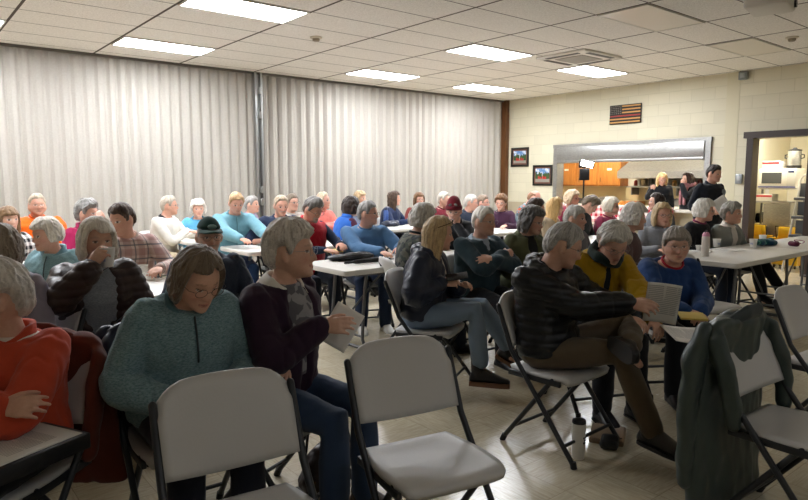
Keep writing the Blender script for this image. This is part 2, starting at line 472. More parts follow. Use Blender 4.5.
    if beard:
        m=((zz<-.040)&(y>.03)|((zz<-.02)&(ax>.055)))&(((x/.024)**2+((zz+.060)/.008)**2)>1)
        if beard.get('k')=='goatee': m=m&(ax<.036)
        if beard.get('k')=='mustache': m=(np.abs(zz+.044)<.008)&(ax<.032)
        blend(m*1.0,beard['c'],beard.get('o',.8))
    at_=me.color_attributes.new('tone','FLOAT_COLOR','POINT'); at_.data.foreach_set('color',np.ascontiguousarray(C,np.float32).ravel())
    link('body',me,skin_mat(),root)
    # ---- hair
    if hair: make_hair(root,hair,HD,Rhd,near,fem,fat,tf,n=nph,hv=.0042 if z<4.6 else .0058 if z<6.5 else .0075)
    if beard and near or (beard and beard.get('k')=='goatee'):
        pass
    # ---- garments
    top=dict(top or {}); gv=.0075 if z<4.5 else .010 if z<6.5 else .013
    gv*=1.0
    e=top.get('e',.014)
    layers=[]
    if top.get('inner'):
        layers.append((top.get('innername','shirt'),-.004,top['inner'],None,0.62,top.get('innerpat'),None))
    op=top.get('open')            # half angle of the opening (deg) at hem, apex t
    def frontf(t,ph):
        if op is None: return 0
        t_ap=op[1]; wdt=math.radians(op[0])*ss((t-t_ap)/.25+.001) if op[0]>0 else 0
        if len(op)>2: wdt=max(wdt,math.radians(op[2]))
        return .034*ss((wdt-abs(ph))/.10) if wdt>0 else 0
    layers.append((top.get('name','sweater'),e,top['c'],frontf if op else None,1.0,top.get('pat'),top))
    for (nm,ee,c,fr,slv,pat,tp) in layers:
        mb=MB(); mb.loft(torso_rings(ee,front=fr,t1=1.0 if tp else 1.02,t0=-9 if tp else .15))
        if not stand and tp:
            pass
        sl=top.get('sleeve',1.0) if tp else .5
        vest=top.get('vest')
        for s in (1,-1):
            S,E,W,h,hn,cu,ex=AR[s]
            if tp and vest: mb.ell(S*1.0+V(0,0,-.02),(.06,.07,.075),14); continue
            b=ee+top.get('bulk',.0)
            full,rad=armpath(S,E,W,.056+b*.75,.045+b,.032+b*.9)
            if sl<1: full=full[:6]; rad=rad[:6]
            mb.tube(full,rad,16,round_=True)
        if top.get('hood') and tp:
            hc_,nn,uu=tf(1.0)
            for k in range(-4,5):
                an=k/4*1.9; p=hc_+V(math.sin(an)*.098,0,0)+nn*(-.015-math.cos(an)*.080)+uu*(-.005+.0*k)
                mb.ell(p,(.046,.046,.036+.02*math.cos(an*.6)),12)
        me=remesh(mb,gv,4)
        co=getco(me); no=getno(me)
        amp=top.get('fold',.005)
        dsp=amp*(wob(co*V(1,1,.55),19,int(u)%9)+.6*wob(co*V(1,1,.8),40,3))
        dsp=dsp-amp*.6*np.clip(1-np.abs(wob(co*V(1,1,.6)+.1*wob(co,9,2)[:,None],24,5))*4.5,0,1)+amp*.25
        if pat=='puffer':
            dsp=dsp*.7+.0075*(np.abs(np.sin(co[:,2]*PI/.047+.5*np.sin(co[:,0]*9)+.3*np.sin(co[:,1]*14)))**.6-.7)
        co=co+no*dsp[:,None]*(1 if tp else .3)
        setco(me,co)
        pt={'puffer':'shell'}.get(pat,pat)
        go=link(nm,me,fabric(c,pt,top.get('c2') if tp else top.get('ic2'),top.get('c3') if tp else None),root)
    if vest is not None and vest:
        mb=MB()
        for s in (1,-1):
            m2=MB(); S,E,W,h,hn,cu,ex=AR[s]
            p_,r_=armpath(S,E,W,.058,.050,.037); m2.tube(p_,r_,16)
            me=remesh(m2,gv,3); co=getco(me); co+=getno(me)*(.005*wob(co,22,2))[:,None]; setco(me,co)
            link('sleeve',me,fabric(vest),root)
    # collar
    ck=top.get('collar','crew'); c,nn,uu=tf(.985)
    nx,nyd,nup=V(1,0,0),nn,uu
    cc=fabric(top.get('collarc',top['c']),'shell' if top.get('pat')=='puffer' else None)
    cm=MB()
    if ck=='crew':
        pts=[c+uu*.022+nx*math.sin(q)*.072+nn*(.006+math.cos(q)*.070) -uu*.016*max(0,math.cos(q)) for q in np.linspace(0,2*PI,25)[:-1]]
        rings=[]
        for i,p in enumerate(pts):
            o=nrm(p-c-uu*np.dot(p-c,uu)); rings.append([p+o*math.cos(k)*.007+uu*math.sin(k)*.010 for k in np.linspace(0,2*PI,9)[:-1]])
        rings.append(rings[0]); cm.loft(rings,False)
    else:
        gap={'polo':.55,'stand':.30,'fleece':.34,'turtle':0,'lapel':.75}.get(ck,.4); hgt={'polo':.034,'stand':.050,'fleece':.048,'turtle':.062,'lapel':.045}.get(ck,.04)
        fl={'polo':.024,'stand':.004,'fleece':.018,'turtle':-.012,'lapel':.034}.get(ck,.01); thk=.006 if near else .008
        rings=[]
        for q in np.linspace(gap,2*PI-gap,30):
            o=nx*math.sin(q)+nn*math.cos(q); dip=max(0,math.cos(q))
            base=c+o*.078+nn*.006+uu*(-.010-.035*dip*(1 if ck!='turtle' else .4)); tp_=base+uu*hgt*(1-.25*dip)-o*.010+o*fl*.3
            out=base+o*fl+uu*hgt*(.15 if ck in('polo','lapel') else .9)
            if ck in ('polo','lapel'): poly=[base-o*.004,tp_-o*.004,tp_+o*.006+uu*.004,out+o*.006-uu*.008,out-o*.002-uu*.010,tp_+o*.002-uu*.008]
            else: poly=[base-o*thk,(base+tp_)*.5-o*thk,tp_-o*thk,tp_+o*(thk+fl*.5)+uu*.004,(base+tp_)*.5+o*(thk+fl*.3),base+o*(thk+.008)]
            rings.append(poly)
        if gap==0: cm.loft(rings,False)
        else: cm.loft(rings)
    cm.build('collar',cc,root)
    if top.get('scarf'):
        c,nn,uu=tf(.99); sm=MB(); n=26
        for lay in range(2):
            pts=[c+uu*(.022+.026*lay+.012*math.sin(q*2+lay))+V(1,0,0)*math.sin(q)*.088+nn*(.012+math.cos(q)*.088) for q in np.linspace(0,2*PI,n)]
            sm.tube(pts,[.026+.004*math.sin(i*1.7) for i in range(n)],10)
        if top.get('scarflong'):
            for s in (-1,1): sm.tube([c+nn*.10+V(s*.05,0,0),tf(.8)[0]+nn*.155+V(s*.055,0,0),tf(.55)[0]+nn*.17+V(s*.05,0,0),tf(.35)[0]+nn*.17+V(s*.05,0,0)],[.03,.034,.03,.028],10)
        me=remesh(sm,.008,2); link('scarf',me,fabric(top['scarf'],top.get('scarfpat')),root)
    if top.get('zip') or top.get('badge'):
        TR=torso_rings(e+.004)
        if top.get('zip'):
            t1,zc,zr=top['zip']; pts=[]
            for r_,tt in zip(TR,[x for i in range(len(TORSO)-1) for x in (TORSO[i][0],(TORSO[i][0]+TORSO[i+1][0])/2)]+[TORSO[-1][0]]):
                if t1<=tt<=.97: pts.append(r_[0])
            zm=MB(); zm.tube(pts,zr,6,True); zm.build('zipper',plain('zip'+zc,zc,.5),root)
        if top.get('badge'):
            tt,j,bc_=top['badge']; k_=min(range(len(TR)),key=lambda i:abs((TORSO[i//2][0] if i%2==0 else (TORSO[i//2][0]+TORSO[i//2+1][0])/2)-tt))
            bm_=MB(); bm_.ell(TR[k_][j],(.042,.010,.048),12); bm_.build('badge',fabric(bc_),root)
    # trousers
    mb=MB(); skirt=.006
    if stand: mb.tube([V(0,0,hz-.02),V(0,0,hz+.05),V(0,0,hz+.12)],[.165*wd,.165*wd,.155*wd],20,True,.72,(0,1,0))
    else: mb.ell(V(0,-.02,hz+.0),(.175*wd,.125,.095),20)
    for s in (1,-1):
        hp,kn,an,fd=LG[s]; b=top.get('leg',.010)
        ank=an*(1-.02)+kn*.02 if legs.get('long',True) else an*.86+kn*.14
        mb.tube([hp,hp*.5+kn*.5,kn,kn*.6+an*.4,ank],[.088+b*.6,.077+b,.062+b,.056+b,.050+b],18)
    me=remesh(mb,gv*1.1,4); co=getco(me); no=getno(me)
    co+=no*(.005*(wob(co,20,4)+.6*wob(co,42,1)))[:,None]; setco(me,co)
    link('trousers',me,fabric(trousers,'denim' if legs.get('denim') else None),root)
    for s in (1,-1):
        hp,kn,an,fd=LG[s]; shoe(root,kn,an,fd,shoes,legs.get('boot'),legs.get('sole'))
    # glasses
    if glasses:
        g=MB(); c_=lambda x,y,zq: HD+Rhd@V(x,y,zq)
        r0=.0010 if z<4.6 else .0013
        for s in (-1,1):
            pts=[c_(s*.033+math.cos(q)*.024,.104-.10*abs(math.cos(q)*.024*s+s*.033)**1.0*.16,.006+math.sin(q)*(.018)) for q in np.linspace(0,2*PI,19)]
            g.tube(pts,r0,6,False)
            g.tube([c_(s*.056,.098,.010),c_(s*.076,.085,.012),c_(s*.083,.03,.010),c_(s*.085,-.005,.006)],r0,6)
        g.tube([c_(-.009,.106,.008),c_(0,.108,.010),c_(.009,.106,.008)],r0,6)
        g.build('glasses',plain('glasses_'+glasses,glasses,.3,.3),root)
    if top.get('shades'):
        g=MB()
        for s in (-1,1):
            g.tube([HD+Rhd@V(s*.034+math.cos(q)*.026,.092-.018*abs(math.cos(q)+s*.5)*.5,.098+math.sin(q)*.018) for q in np.linspace(0,2*PI,15)],.003,6,False)
            g.tube([HD+Rhd@V(s*.060,.082,.10),HD+Rhd@V(s*.093,.03,.075),HD+Rhd@V(s*.095,-.02,.05)],.0028,6)
        g.tube([HD+Rhd@V(-.01,.094,.10),HD+Rhd@V(.01,.094,.10)],.003,6)
        g.build('sunglasses',plain('shades','#4a3020',.25),root)
    if cap: headwear(root,cap,HD,Rhd)
    return dict(root=root,org=org,rz=rz,AR={k:(org+M@AR[k][2],M@AR[k][3]) for k in AR},M=M,HD=org+M@HD,loc=loc)
def armpath(S,E,W,r0,rE,rW):
    A=S*.22+E*.78; B=E*.76+W*.24; P=[S-nrm(E-S)*.02,S,S*.55+E*.45]; R=[r0*.9,r0,r0*.55+rE*.45]
    for t in (0,.25,.5,.75,1): P.append(A*(1-t)**2+E*2*t*(1-t)+B*t*t); R.append(rE*(1+.04*math.sin(t*PI)))
    P+=[E*.4+W*.6,W]; R+=[rE*.45+rW*.55,rW]
    return P,R
def shoe(root,kn,an,fd,c,boot=None,sole=None):
    fd=nrm(fd); leg=nrm(an-kn)
    # foot frame: sole normal
    up=nrm(-leg-fd*np.dot(-leg,fd)) if abs(np.dot(leg,fd))<.9 else V(0,0,1); sx=np.cross(fd,up)
    b=an-up*.085
    prof=[(-.075,.026,.030,.045),(-.06,.034,.038,.075),(-.02,.040,.040,.108),(.04,.043,.036,.094),(.10,.047,.030,.064),(.15,.045,.026,.045),(.185,.034,.020,.036),(.198,.018,.012,.026)]
    mb=MB(); rings=[]
    for d,wx,_,ht in prof:
        ring=[]
        for k in range(16):
            q=2*PI*k/16; cx=math.cos(q); sy=math.sin(q)
            zz=ht*.5+ht*.5*(abs(sy)**.8)*(1 if sy>0 else -1)
            ring.append(b+fd*d+sx*wx*(abs(cx)**.7)*(1 if cx>0 else -1)+up*(zz+.008))
        rings.append(ring)
    mb.loft(rings)
    mb.tube([an-up*.03-fd*.018,an+up*.01-fd*.02,an-leg*(.13 if boot else .03)-fd*.01],[.045,.048,.053 if boot else .046],14)
    sh=mb.build('shoe',plain('shoe'+c,c,.45,0,.5,.2,80),root)
    sm=MB()
    out=lambda k: [b+fd*d+sx*wx*1.05*k_ for d,wx,_,_ in prof for k_ in (1,)]
    o=[(d,wx*1.06) for d,wx,_,_ in prof]; poly=[(d,w) for d,w in o]+[(d,-w) for d,w in reversed(o)]
    hs=.03 if sole else .016
    sm.loft([[b+fd*d+sx*w_+up*(-.004-(hs-.016)) for d,w_ in poly],[b+fd*d+sx*w_+up*.014 for d,w_ in poly]])
    sm.build('sole',plain('sole'+(sole or '#2a2725'),sole or '#2a2725',.7),sh,False)
def headwear(root,cap,HD,Rhd):
    k=cap['k']; mb=MB(); D=sphere_dirs(22,40)
    P=D*HR*V(1.12,1.08,1.12)+V(0,-.002,.006)
    zc=.046 if k=='cap' else .022
    zmin=np.where(D[...,1]>0,zc+.018,zc-.022) if k=='beanie' else np.full(D[...,1].shape,zc+.008)
    low=P[...,2]<zmin
    if k=='beanie':
        P=P*1.04; P[...,2]+=.030*ss((P[...,2]-.03)/.09)
    Q=np.where(low[...,None],P*V(.82,.82,1),P); Q[...,2]=np.where(low,np.minimum(zmin,.05)+.0*P[...,2],P[...,2])
    Q=np.where((P[...,2]<zmin-.05)[...,None],Q*V(.4,.4,1),Q)
    G=Q@Rhd.T+HD
    grid_mesh(mb,G,HD+Rhd@V(0,0,HR[2]*1.12+.006+(.036 if k=='beanie' else 0)),HD+Rhd@V(0,0,.035))
    o=mb.build('cap' if k=='cap' else 'beanie',fabric(cap['c'],'knit' if k=='beanie' else None),root)
    if k=='cap':
        b=MB(); n=15; rings=[]
        for i in range(n):
            q=-1.05+2.1*i/(n-1); ci,si=math.cos(q),math.sin(q)
            inn=V(si*.080,ci*.102,.056); out=V(si*.088,.100*ci+.070*max(0,math.cos(q*1.35))+.004,.050-.016*abs(si))
            rings.append([HD+Rhd@p for p in (inn+V(0,0,.003),out+V(0,0,.003),out-V(0,0,.003),inn-V(0,0,.004))])
        b.loft(rings); b.build('brim',fabric(cap['c']),o)
        b=MB(); b.ell(HD+Rhd@V(0,.098,.078),(.030,.006,.018),14,Rhd@rotx(.5)); b.build('badge',fabric(cap.get('c2','#5c7276')),o)
    else:
        b=MB(); rings=[]
        for q in np.linspace(0,2*PI,37):
            o_=V(math.sin(q)*.086,math.cos(q)*.106,.040+.018*math.cos(q)); d=nrm(V(math.sin(q),math.cos(q),0))
            rings.append([HD+Rhd@(o_+d*.006+V(0,0,-.02)),HD+Rhd@(o_+d*.007+V(0,0,.02)),HD+Rhd@(o_-d*.012+V(0,0,.022)),HD+Rhd@(o_-d*.012+V(0,0,-.02))])
        b.loft(rings,False); b.build('cuff',fabric(cap['c'],'knit'),o)
        for s in (-1,1):
            b=MB(); b.ell(HD+Rhd@V(s*.030,.100,.100),(.020,.006,.012),12,Rhd@roty(s*.35)); b.build('patch',fabric('#8b8a86'),o)
def make_hair(root,hr,HD,Rhd,near,fem,fat,tf,n=48,hv=.0045):
    k=hr['k']; t=hr.get('t',.014); curl=hr.get('curl',0); sd=hr.get('seed',1)
    mat=hair_mat(hr['c'],hr.get('c2'))
    mb=MB()
    if k in('short','bald'):
        nt,nph=(44,64) if near else (30,44)
        D=sphere_dirs(nt,nph); P=head_shape(D,fem,fat,False)
        az=np.abs(np.arctan2(D[...,0],D[...,1]))*180/PI; z=P[...,2]
        zf=hr.get('front',.066)
        zs=np.interp(az,[0,35,52,64,72,80,90,112,122,150,180],[zf,zf+.004,zf-.008,.036,.004,-.004,.036,.030,-.036,-.068,-.074])
        if k=='bald': zs=np.where(az<95,np.maximum(zs,np.interp(az,[0,60,95],[.3,.20,-.0])),zs); 
        m=ss((z-zs)/.014+.5)
        if k=='bald': m=m*(1-ss((z-.055)/.02))
        r=np.linalg.norm(P,axis=-1,keepdims=True)
        side=np.interp(z,[-.07,.0,.06,.12],[.5,.75,1.0,1.0])
        th=t*side*(1+hr.get('front_up',0)*np.exp(-((az-10)/45)**2)*ss((z-.04)/.05))
        nz=wob(P,70,sd)*.22+(curl*wob(P,150,sd+2,8)) + .12*wob(P,160,sd+3)
        th=th*(1+nz)
        Q=P*(1+(m*th-(1-m)*.012)[...,None]/r)
        pp=np.arctan2(D[...,0],D[...,1]); strand=np.stack([np.sin(pp)*42,np.cos(pp)*42,np.arccos(np.clip(D[...,2],-1,1))*5],-1)
        top=V(0,0,HR[2]+(t if k=='short' else -.012)); bot=V(0,0,-HR[2]+.02)
    else:
        # hair that drapes: bob, long
        nph=72 if near else 48
        hem=hr.get('hem',-.10); zf=hr.get('front',.060); a1=hr.get('a1',54); a2=hr.get('a2',78); fl=hr.get('flare',1.0); tp=hr.get('taper',.0)
        back=hr.get('back',hem)
        ph=np.arange(nph)/nph*2*PI; phs=np.where(ph>PI,ph-2*PI,ph); az=np.abs(phs)*180/PI
        e=ss((az-a1)/(a2-a1)); zend=zf*(1-e)+e*np.interp(az,[a2,110,180],[hem,hem,back])
        if hr.get('part') is not None:
            zend=zend+.022*np.exp(-((phs*180/PI-hr['part'])/14)**2)*(1-e)
        R=HR+V(t,t*.9,t)
        rows=[]; nr=34 if near else 24
        clump=.10*np.sin(phs*11+sd)+.06*np.sin(phs*23+2*sd)
        for i in range(nr):
            f=(i+.6)/nr
            zz=R[2]-(R[2]-zend)*(f**1.35 if True else f)
            c=np.clip(zz/R[2],-1,1); rad=np.where(zz>0,np.sqrt(np.maximum(1-c*c,0)),1.0)
            lowf=np.clip(-zz/.12,0,3)
            rx=R[0]*rad*(1+(fl-1)*np.minimum(lowf,1))*(1-tp*np.clip(lowf-.6,0,2)); ry=R[1]*rad*(1+(fl-1)*.5*np.minimum(lowf,1))
            ry=np.where(az>90,ry*(1-.22*np.clip(lowf,0,1)*hr.get('nape',.6)),ry)
            tuck=1-.10*ss((f-.86)/.14)*(hr.get('tuck',1))
            amp=(1+clump*.16*f+curl*2.2*wob(np.stack([np.sin(phs)*.08,np.cos(phs)*.09,zz],-1),80,sd))
            rows.append(np.stack([np.sin(phs)*rx*amp*tuck,np.cos(phs)*ry*amp*tuck,zz],-1))
        # return inside
        last=rows[-1]
        rows.append(last*V(.86,.86,1)+V(0,0,.004)); rows.append(np.stack([last[:,0]*.5,last[:,1]*.5,np.maximum(last[:,2]+.02,-.06)],-1))
        Q=np.stack(rows,0)
        if hem<-.14:                              # long hair follows the shoulders and back
            zz=Q[...,2]; dn=np.clip((-zz-.10)/.15,0,2)
            Q[...,1]-= .050*dn*hr.get('fall',1)*np.clip(.5-Q[...,1]*8,0.15,1)
        strand=np.stack([np.broadcast_to(np.sin(phs)*60,Q.shape[:2]),np.broadcast_to(np.cos(phs)*60,Q.shape[:2]),Q[...,2]*14],-1)
        top=V(0,0,R[2]); bot=V(0,0,-.03)
    G=Q@Rhd.T+HD
    if k not in('short','bald') and hr.get('hem',-.1)<-.14:
        # below the head, locks hang by gravity not by the head's pitch
        zz=Q[...,2]; f=ss((-zz-.08)/.08)[...,None]
        Yh=nrm((Rhd@V(0,1,0))*V(1,1,0)); Xh=np.cross(Yh,V(0,0,1))
        base=Rhd@V(0,0,-.08)
        G2=HD+base+Q[...,0:1]*Xh+Q[...,1:2]*Yh+(zz+.08)[...,None]*V(0,0,1)
        G=G*(1-f)+G2*f
    grid_mesh(mb,G,HD+Rhd@top,HD+Rhd@bot)
    nr_,nc=G.shape[:2]; rr=random.Random(int(sd)+int(abs(HD[2])*1e4)); vx=hv or .0045
    lim=nr_ if k in('short','bald') else nr_-3
    msk=m if k in('short','bald') else np.ones((nr_,nc))
    cen=HD+Rhd@V(0,-.005,-.01); sc_=max(1,vx/.0045)
    for q in range(hr.get('locks',(340 if hv<.006 else 130 if hv<.008 else 60))):
        j=rr.uniform(0,nc); i=rr.uniform(.02,.80)*lim; drift=rr.uniform(-1,1)*nc*.010*(1+4*curl*3); ln=rr.uniform(.10,.24)*lim
        pts=[];ok=True; off=rr.uniform(.0005,.0045)*(1+curl*8)
        for w in range(5):
            ii=min(i+ln*w/4,lim-1); i0=int(ii); i1=min(i0+1,lim-1); t_=ii-i0; jj=j+drift*w; j0=int(jj)%nc; j1=(j0+1)%nc; u_=jj-math.floor(jj)
            if msk[i0,j0]<.6: ok=False;break
            p=(G[i0,j0]*(1-u_)+G[i0,j1]*u_)*(1-t_)+(G[i1,j0]*(1-u_)+G[i1,j1]*u_)*t_
            o_=nrm(p-cen) if p[2]>cen[2]-.10 else nrm((p-cen)*V(1,1,.2))
            pts.append(p+o_*(off-.002+(.006*rr.random()*(1 if w==4 else .25))*(1+curl*4)))
        if ok and np.linalg.norm(pts[-1]-pts[0])>.015:
            r0=rr.uniform(.0032,.0058)*sc_; mb.tube(pts,[r0*.6,r0,r0,r0*.8,r0*.45],6)
    src=np.concatenate([[HD+Rhd@top],G.reshape(-1,3)],0)
    st=np.concatenate([[strand[0].mean(0)],strand.reshape(-1,3)],0)
    me=remesh(mb,vx,1); co=getco(me)
    from mathutils.kdtree import KDTree
    kd=KDTree(len(src))
    for i,p in enumerate(src): kd.insert(p,i)
    kd.balance()
    ix=[kd.find(p)[1] for p in co]
    a=me.attributes.new('strand','FLOAT_VECTOR','POINT'); a.data.foreach_set('vector',np.ascontiguousarray(st[ix]+ (co-src[ix])*30,np.float32).ravel())
    link('hair',me,mat,root)
def hem_world(hr): return False
# ------------------------------------------------------------------ setting
XR=9.83; YB=-.42
def room():
    # floor : waxed vinyl tiles, streaks turned quarter by quarter
    t=NT('vinyl_tile'); o=t.obj(); x,y,z=t.sep(o); k=1/.3048
    fx=t.math('FLOOR',t.math('MULTIPLY',x,k)); fy=t.math('FLOOR',t.math('MULTIPLY',y,k))
    par=t.math('GREATER_THAN',t.math('FRACT',t.math('MULTIPLY',t.math('ADD',fx,fy),.5)),.25)
    n1=t.noise(o,9,5,.65,(1,9,1)); n2=t.noise(o,9,5,.65,(9,1,1))
    q=t.n('ShaderNodeMix'); t.l(par,q.inputs[0]); t.l(n1,q.inputs[2]); t.l(n2,q.inputs[3]); st=q.outputs[0]
    base=t.ramp(st,.30,srgb('#aaa089'),.70,srgb('#cdc4ad'))
    wn=t.n('ShaderNodeTexWhiteNoise',noise_dimensions='2D'); cb=t.n('ShaderNodeCombineXYZ'); t.l(fx,cb.inputs[0]); t.l(fy,cb.inputs[1]); t.l(cb.outputs[0],wn.inputs['Vector'])
    base=t.mix(t.math('MULTIPLY',wn.outputs['Value'],.28),base,srgb('#9c9078'))
    ex=t.math('MINIMUM',t.math('FRACT',t.math('MULTIPLY',x,k)),t.math('FRACT',t.math('MULTIPLY',y,k)))
    seam=t.math('LESS_THAN',ex,.012)
    base=t.mix(t.math('MULTIPLY',seam,.45),base,srgb('#6d6350'))
    t.l(base,t.b.inputs['Base Color'])
    rr=t.n('ShaderNodeMapRange'); t.l(t.noise(o,5,4),rr.inputs[0]); rr.inputs[3].default_value=.10; rr.inputs[4].default_value=.34; t.l(rr.outputs[0],t.b.inputs['Roughness'])
    t.b.inputs['Specular IOR Level'].default_value=.55
    hb=t.math('ADD',t.math('MULTIPLY',st,.3),t.math('MULTIPLY',wn.outputs['Value'],.5)); hb=t.math('SUBTRACT',hb,t.math('MULTIPLY',seam,.6))
    t.bump(hb,.12,.003)
    m=MB(); m.box((3.5,-6.6,-.05),(21,15.4,.1)); f=struct('floor',m,t.m)
    # ceiling : 2 x 4 ft fissured tiles in a dark-lined grid
    t=NT('ceiling_tile'); o=t.obj(); x,y,z=t.sep(o)
    a=t.math('FRACT',t.math('MULTIPLY',x,1/1.2192)); b=t.math('FRACT',t.math('MULTIPLY',y,1/.6096))
    la=t.math('LESS_THAN',t.math('ABSOLUTE',t.math('SUBTRACT',a,.5)),.5-.0125)   # 1 inside
    lb=t.math('LESS_THAN',t.math('ABSOLUTE',t.math('SUBTRACT',b,.5)),.5-.0125)
    inside=t.math('MULTIPLY',la,lb)
    sp=t.noise(o,55,4,.75); pit=t.noise(o,130,2,.6)
    tile=t.ramp(sp,.36,srgb('#dcd9d3'),.60,srgb('#f2efea'))
    tile=t.mix(t.math('MULTIPLY',t.math('GREATER_THAN',pit,.62),.5),tile,srgb('#bcb6ab'))
    t.l(t.mix(inside,srgb('#5c554f'),tile),t.b.inputs['Base Color']); t.b.inputs['Roughness'].default_value=.95; t.b.inputs['Specular IOR Level'].default_value=.1
    t.bump(t.math('ADD',sp,t.math('MULTIPLY',inside,.5)),.35,.004)
    m=MB(); m.box((3.5,-6.6,H+.06),(21,15.4,.12)); struct('ceiling',m,t.m)
    # folding vinyl partition
    t=NT('folding_vinyl'); o=t.obj()
    n=t.noise(o,45,4,.7); g=t.noise(o,2.5,3,.6,(1,1,.25))
    base=t.mix(n,srgb('#a39e95'),srgb('#bcb7ad')); base=t.mix(t.math('MULTIPLY',g,.35),base,srgb('#8d8a85'))
    t.l(base,t.b.inputs['Base Color']); t.b.inputs['Roughness'].default_value=.6; t.bump(n,.3,.003)
    vin=t.m
    def pleats(x0,x1,per,amp):
        r=random.Random(int(x1*10)); pts=[]; x=x0; k=0
        while x<x1:
            d=per*(.9+.2*r.random())
            a_=amp*(.75+.5*r.random())
            for q,yy in ((0,-.1),(.16,.9),(.46,1.0),(.56,.62),(.70,-.55),(.86,-.9)): pts.append((x+d*q,YB+.05-yy*a_*.5))
            x+=d
        pts.append((x1,YB+.05))
        fr=[(px,py) for px,py in pts]; poly=fr+[(x1,YB+.16),(x0,YB+.16)]
        mb=MB(); n=len(fr)
        hs=[.03,1.0,2.0,H-.012]
        vs=[(px,py+.0*h,h) for h in hs for px,py in fr]
        fs=[(i*n+j,i*n+j+1,(i+1)*n+j+1,(i+1)*n+j) for i in range(3) for j in range(n-1)]
        mb.add(vs,fs); mb.box(((x0+x1)/2,YB+.16,H/2),(x1-x0,.02,H-.03))
        return mb
    m=pleats(-6.9,3.62,.155,.042); struct('wall_back',m,vin)
    m=pleats(3.80,9.70,.178,.060); struct('wall_back_right',m,vin)
    chrome=plain('brushed_steel','#a9aaa8',.35,.9)
    m=MB(); m.box((3.66,YB-.01,H/2),(.035,.09,H-.02),None,.008); m.box((3.76,YB-.01,H/2),(.035,.09,H-.02),None,.008); m.box((3.71,YB+.03,H/2),(.08,.03,H-.02))
    struct('trim_1',m,chrome)
    for zz in (2.95,2.55,1.32,1.12):
        m=MB(); m.box((3.71,YB-.065,zz),(.05,.03,.11),None,.008); m.tube([(3.71,YB-.08,zz-.05),(3.71,YB-.10,zz+.05)],.012,8); tag(m.build('latch',chrome),'steel latch on the partition post at %s'%{2.95:'the very top',2.55:'high level below the top latch',1.32:'head height, the upper of the low pair',1.12:'head height, the lowest one'}[zz],'latch')
    wood=NT('dark_wood'); o=wood.obj(); n=wood.noise(o,14,5,.6,(4,4,.35)); wood.l(wood.ramp(n,.3,srgb('#4a2c14'),.7,srgb('#6e4622')),wood.b.inputs['Base Color']); wood.b.inputs['Roughness'].default_value=.5
    MC['dark_wood']=wood.m
    m=MB(); m.box((9.755,YB-.02,H/2),(.10,.14,H)); struct('trim_2',m,wood.m)
    m=MB(); m.box((3.4,YB+.0,H-.02),(12.8,.03,.035)); struct('trim_3',m,plain('track','#6a655f',.5,.4))
    # right wall : painted concrete block with a serving window and a doorway
    t=NT('painted_block'); o=t.obj(); x,y,z=t.sep(o)
    cb=t.n('ShaderNodeCombineXYZ'); t.l(y,cb.inputs[0]); t.l(t.math('SUBTRACT',z,.0),cb.inputs[1])
    br=t.n('ShaderNodeTexBrick'); t.l(cb.outputs[0],br.inputs['Vector']); br.offset=.5
    br.inputs['Scale'].default_value=1; br.inputs['Brick Width'].default_value=.4064; br.inputs['Row Height'].default_value=.2032; br.inputs['Mortar Size'].default_value=.006; br.inputs['Mortar Smooth'].default_value=.6
    br.inputs['Color1'].default_value=(1,1,1,1); br.inputs['Color2'].default_value=(.93,.93,.93,1); br.inputs['Mortar'].default_value=(.84,.84,.82,1)
    up=t.math('GREATER_THAN',z,1.0)
    paint=t.mix(up,srgb('#b3a78e'),srgb('#d2ccb4'))
    mx=t.n('ShaderNodeMix',data_type='RGBA',blend_type='MULTIPLY'); mx.inputs[0].default_value=1; t.l(paint,mx.inputs[6]); t.l(br.outputs['Color'],mx.inputs[7])
    t.l(mx.outputs[2],t.b.inputs['Base Color']); t.b.inputs['Roughness'].default_value=.55
    t.bump(t.math('SUBTRACT',t.math('MULTIPLY',t.noise(o,50,4),.25),br.outputs['Fac']),.35,.006)
    blk=t.m; MC['block']=blk
    T=.20; X0,X1=XR,XR+T
    wy0,wy1,wz0,wz1=-5.0,-1.84,.95,2.15        # serving window
    dy0,dy1,dz1=-6.66,-5.72,2.15              # doorway
    m=MB()
    def wb(ya,yb,za,zb): m.box(((X0+X1)/2,(ya+yb)/2,(za+zb)/2),(T,yb-ya,zb-za))
    wb(wy1,-.30,0,H); wb(wy0,wy1,0,wz0); wb(wy0,wy1,wz1,H); wb(dy1,wy0,0,H); wb(dy0,dy1,dz1,H); wb(-14.3,dy0,0,H)
    struct('wall_right',m,blk)
    m=MB(); m.box((XR+.02,-5.38,H/2+.5),(.05,.21,H-1.0)); struct('trim_pilaster',m,plain('wall_paint','#ccc5a9',.55))
    # other walls, outside the frame
    m=MB(); m.box((3.5,-14.25,H/2),(21,.1,H)); struct('wall_front',m,plain('far_paint','#c9c6bd',.8))
    m=MB(); m.box((-6.95,-6.6,H/2),(.1,15.4,H)); struct('wall_left',m,plain('far_paint','#c9c6bd',.8))
    # window frame
    st=NT('stainless'); o=st.obj(); n=st.noise(o,20,3,.6,(1,1,18)); st.l(st.ramp(n,.3,srgb('#8d8d8b'),.7,srgb('#b9b9b6')),st.b.inputs['Base Color']); st.b.inputs['Metallic'].default_value=.85; st.b.inputs['Roughness'].default_value=.34
    MC['stainless']=st.m
    m=MB(); f=.10
    m.box((XR-.012,wy1+.02,(wz0+wz1)/2),(.06,f,wz1-wz0+.1)); m.box((XR-.012,wy0-.02,(wz0+wz1)/2),(.06,f,wz1-wz0+.1)); m.box((XR-.014,(wy0+wy1)/2,wz1+.03),(.066,wy1-wy0+.16,.07))
    m.box((XR+.1,wy1-.01,(wz0+wz1)/2),(.2,.02,wz1-wz0)); m.box((XR+.1,wy0+.01,(wz0+wz1)/2),(.2,.02,wz1-wz0))
    struct('window_1',m,st.m)
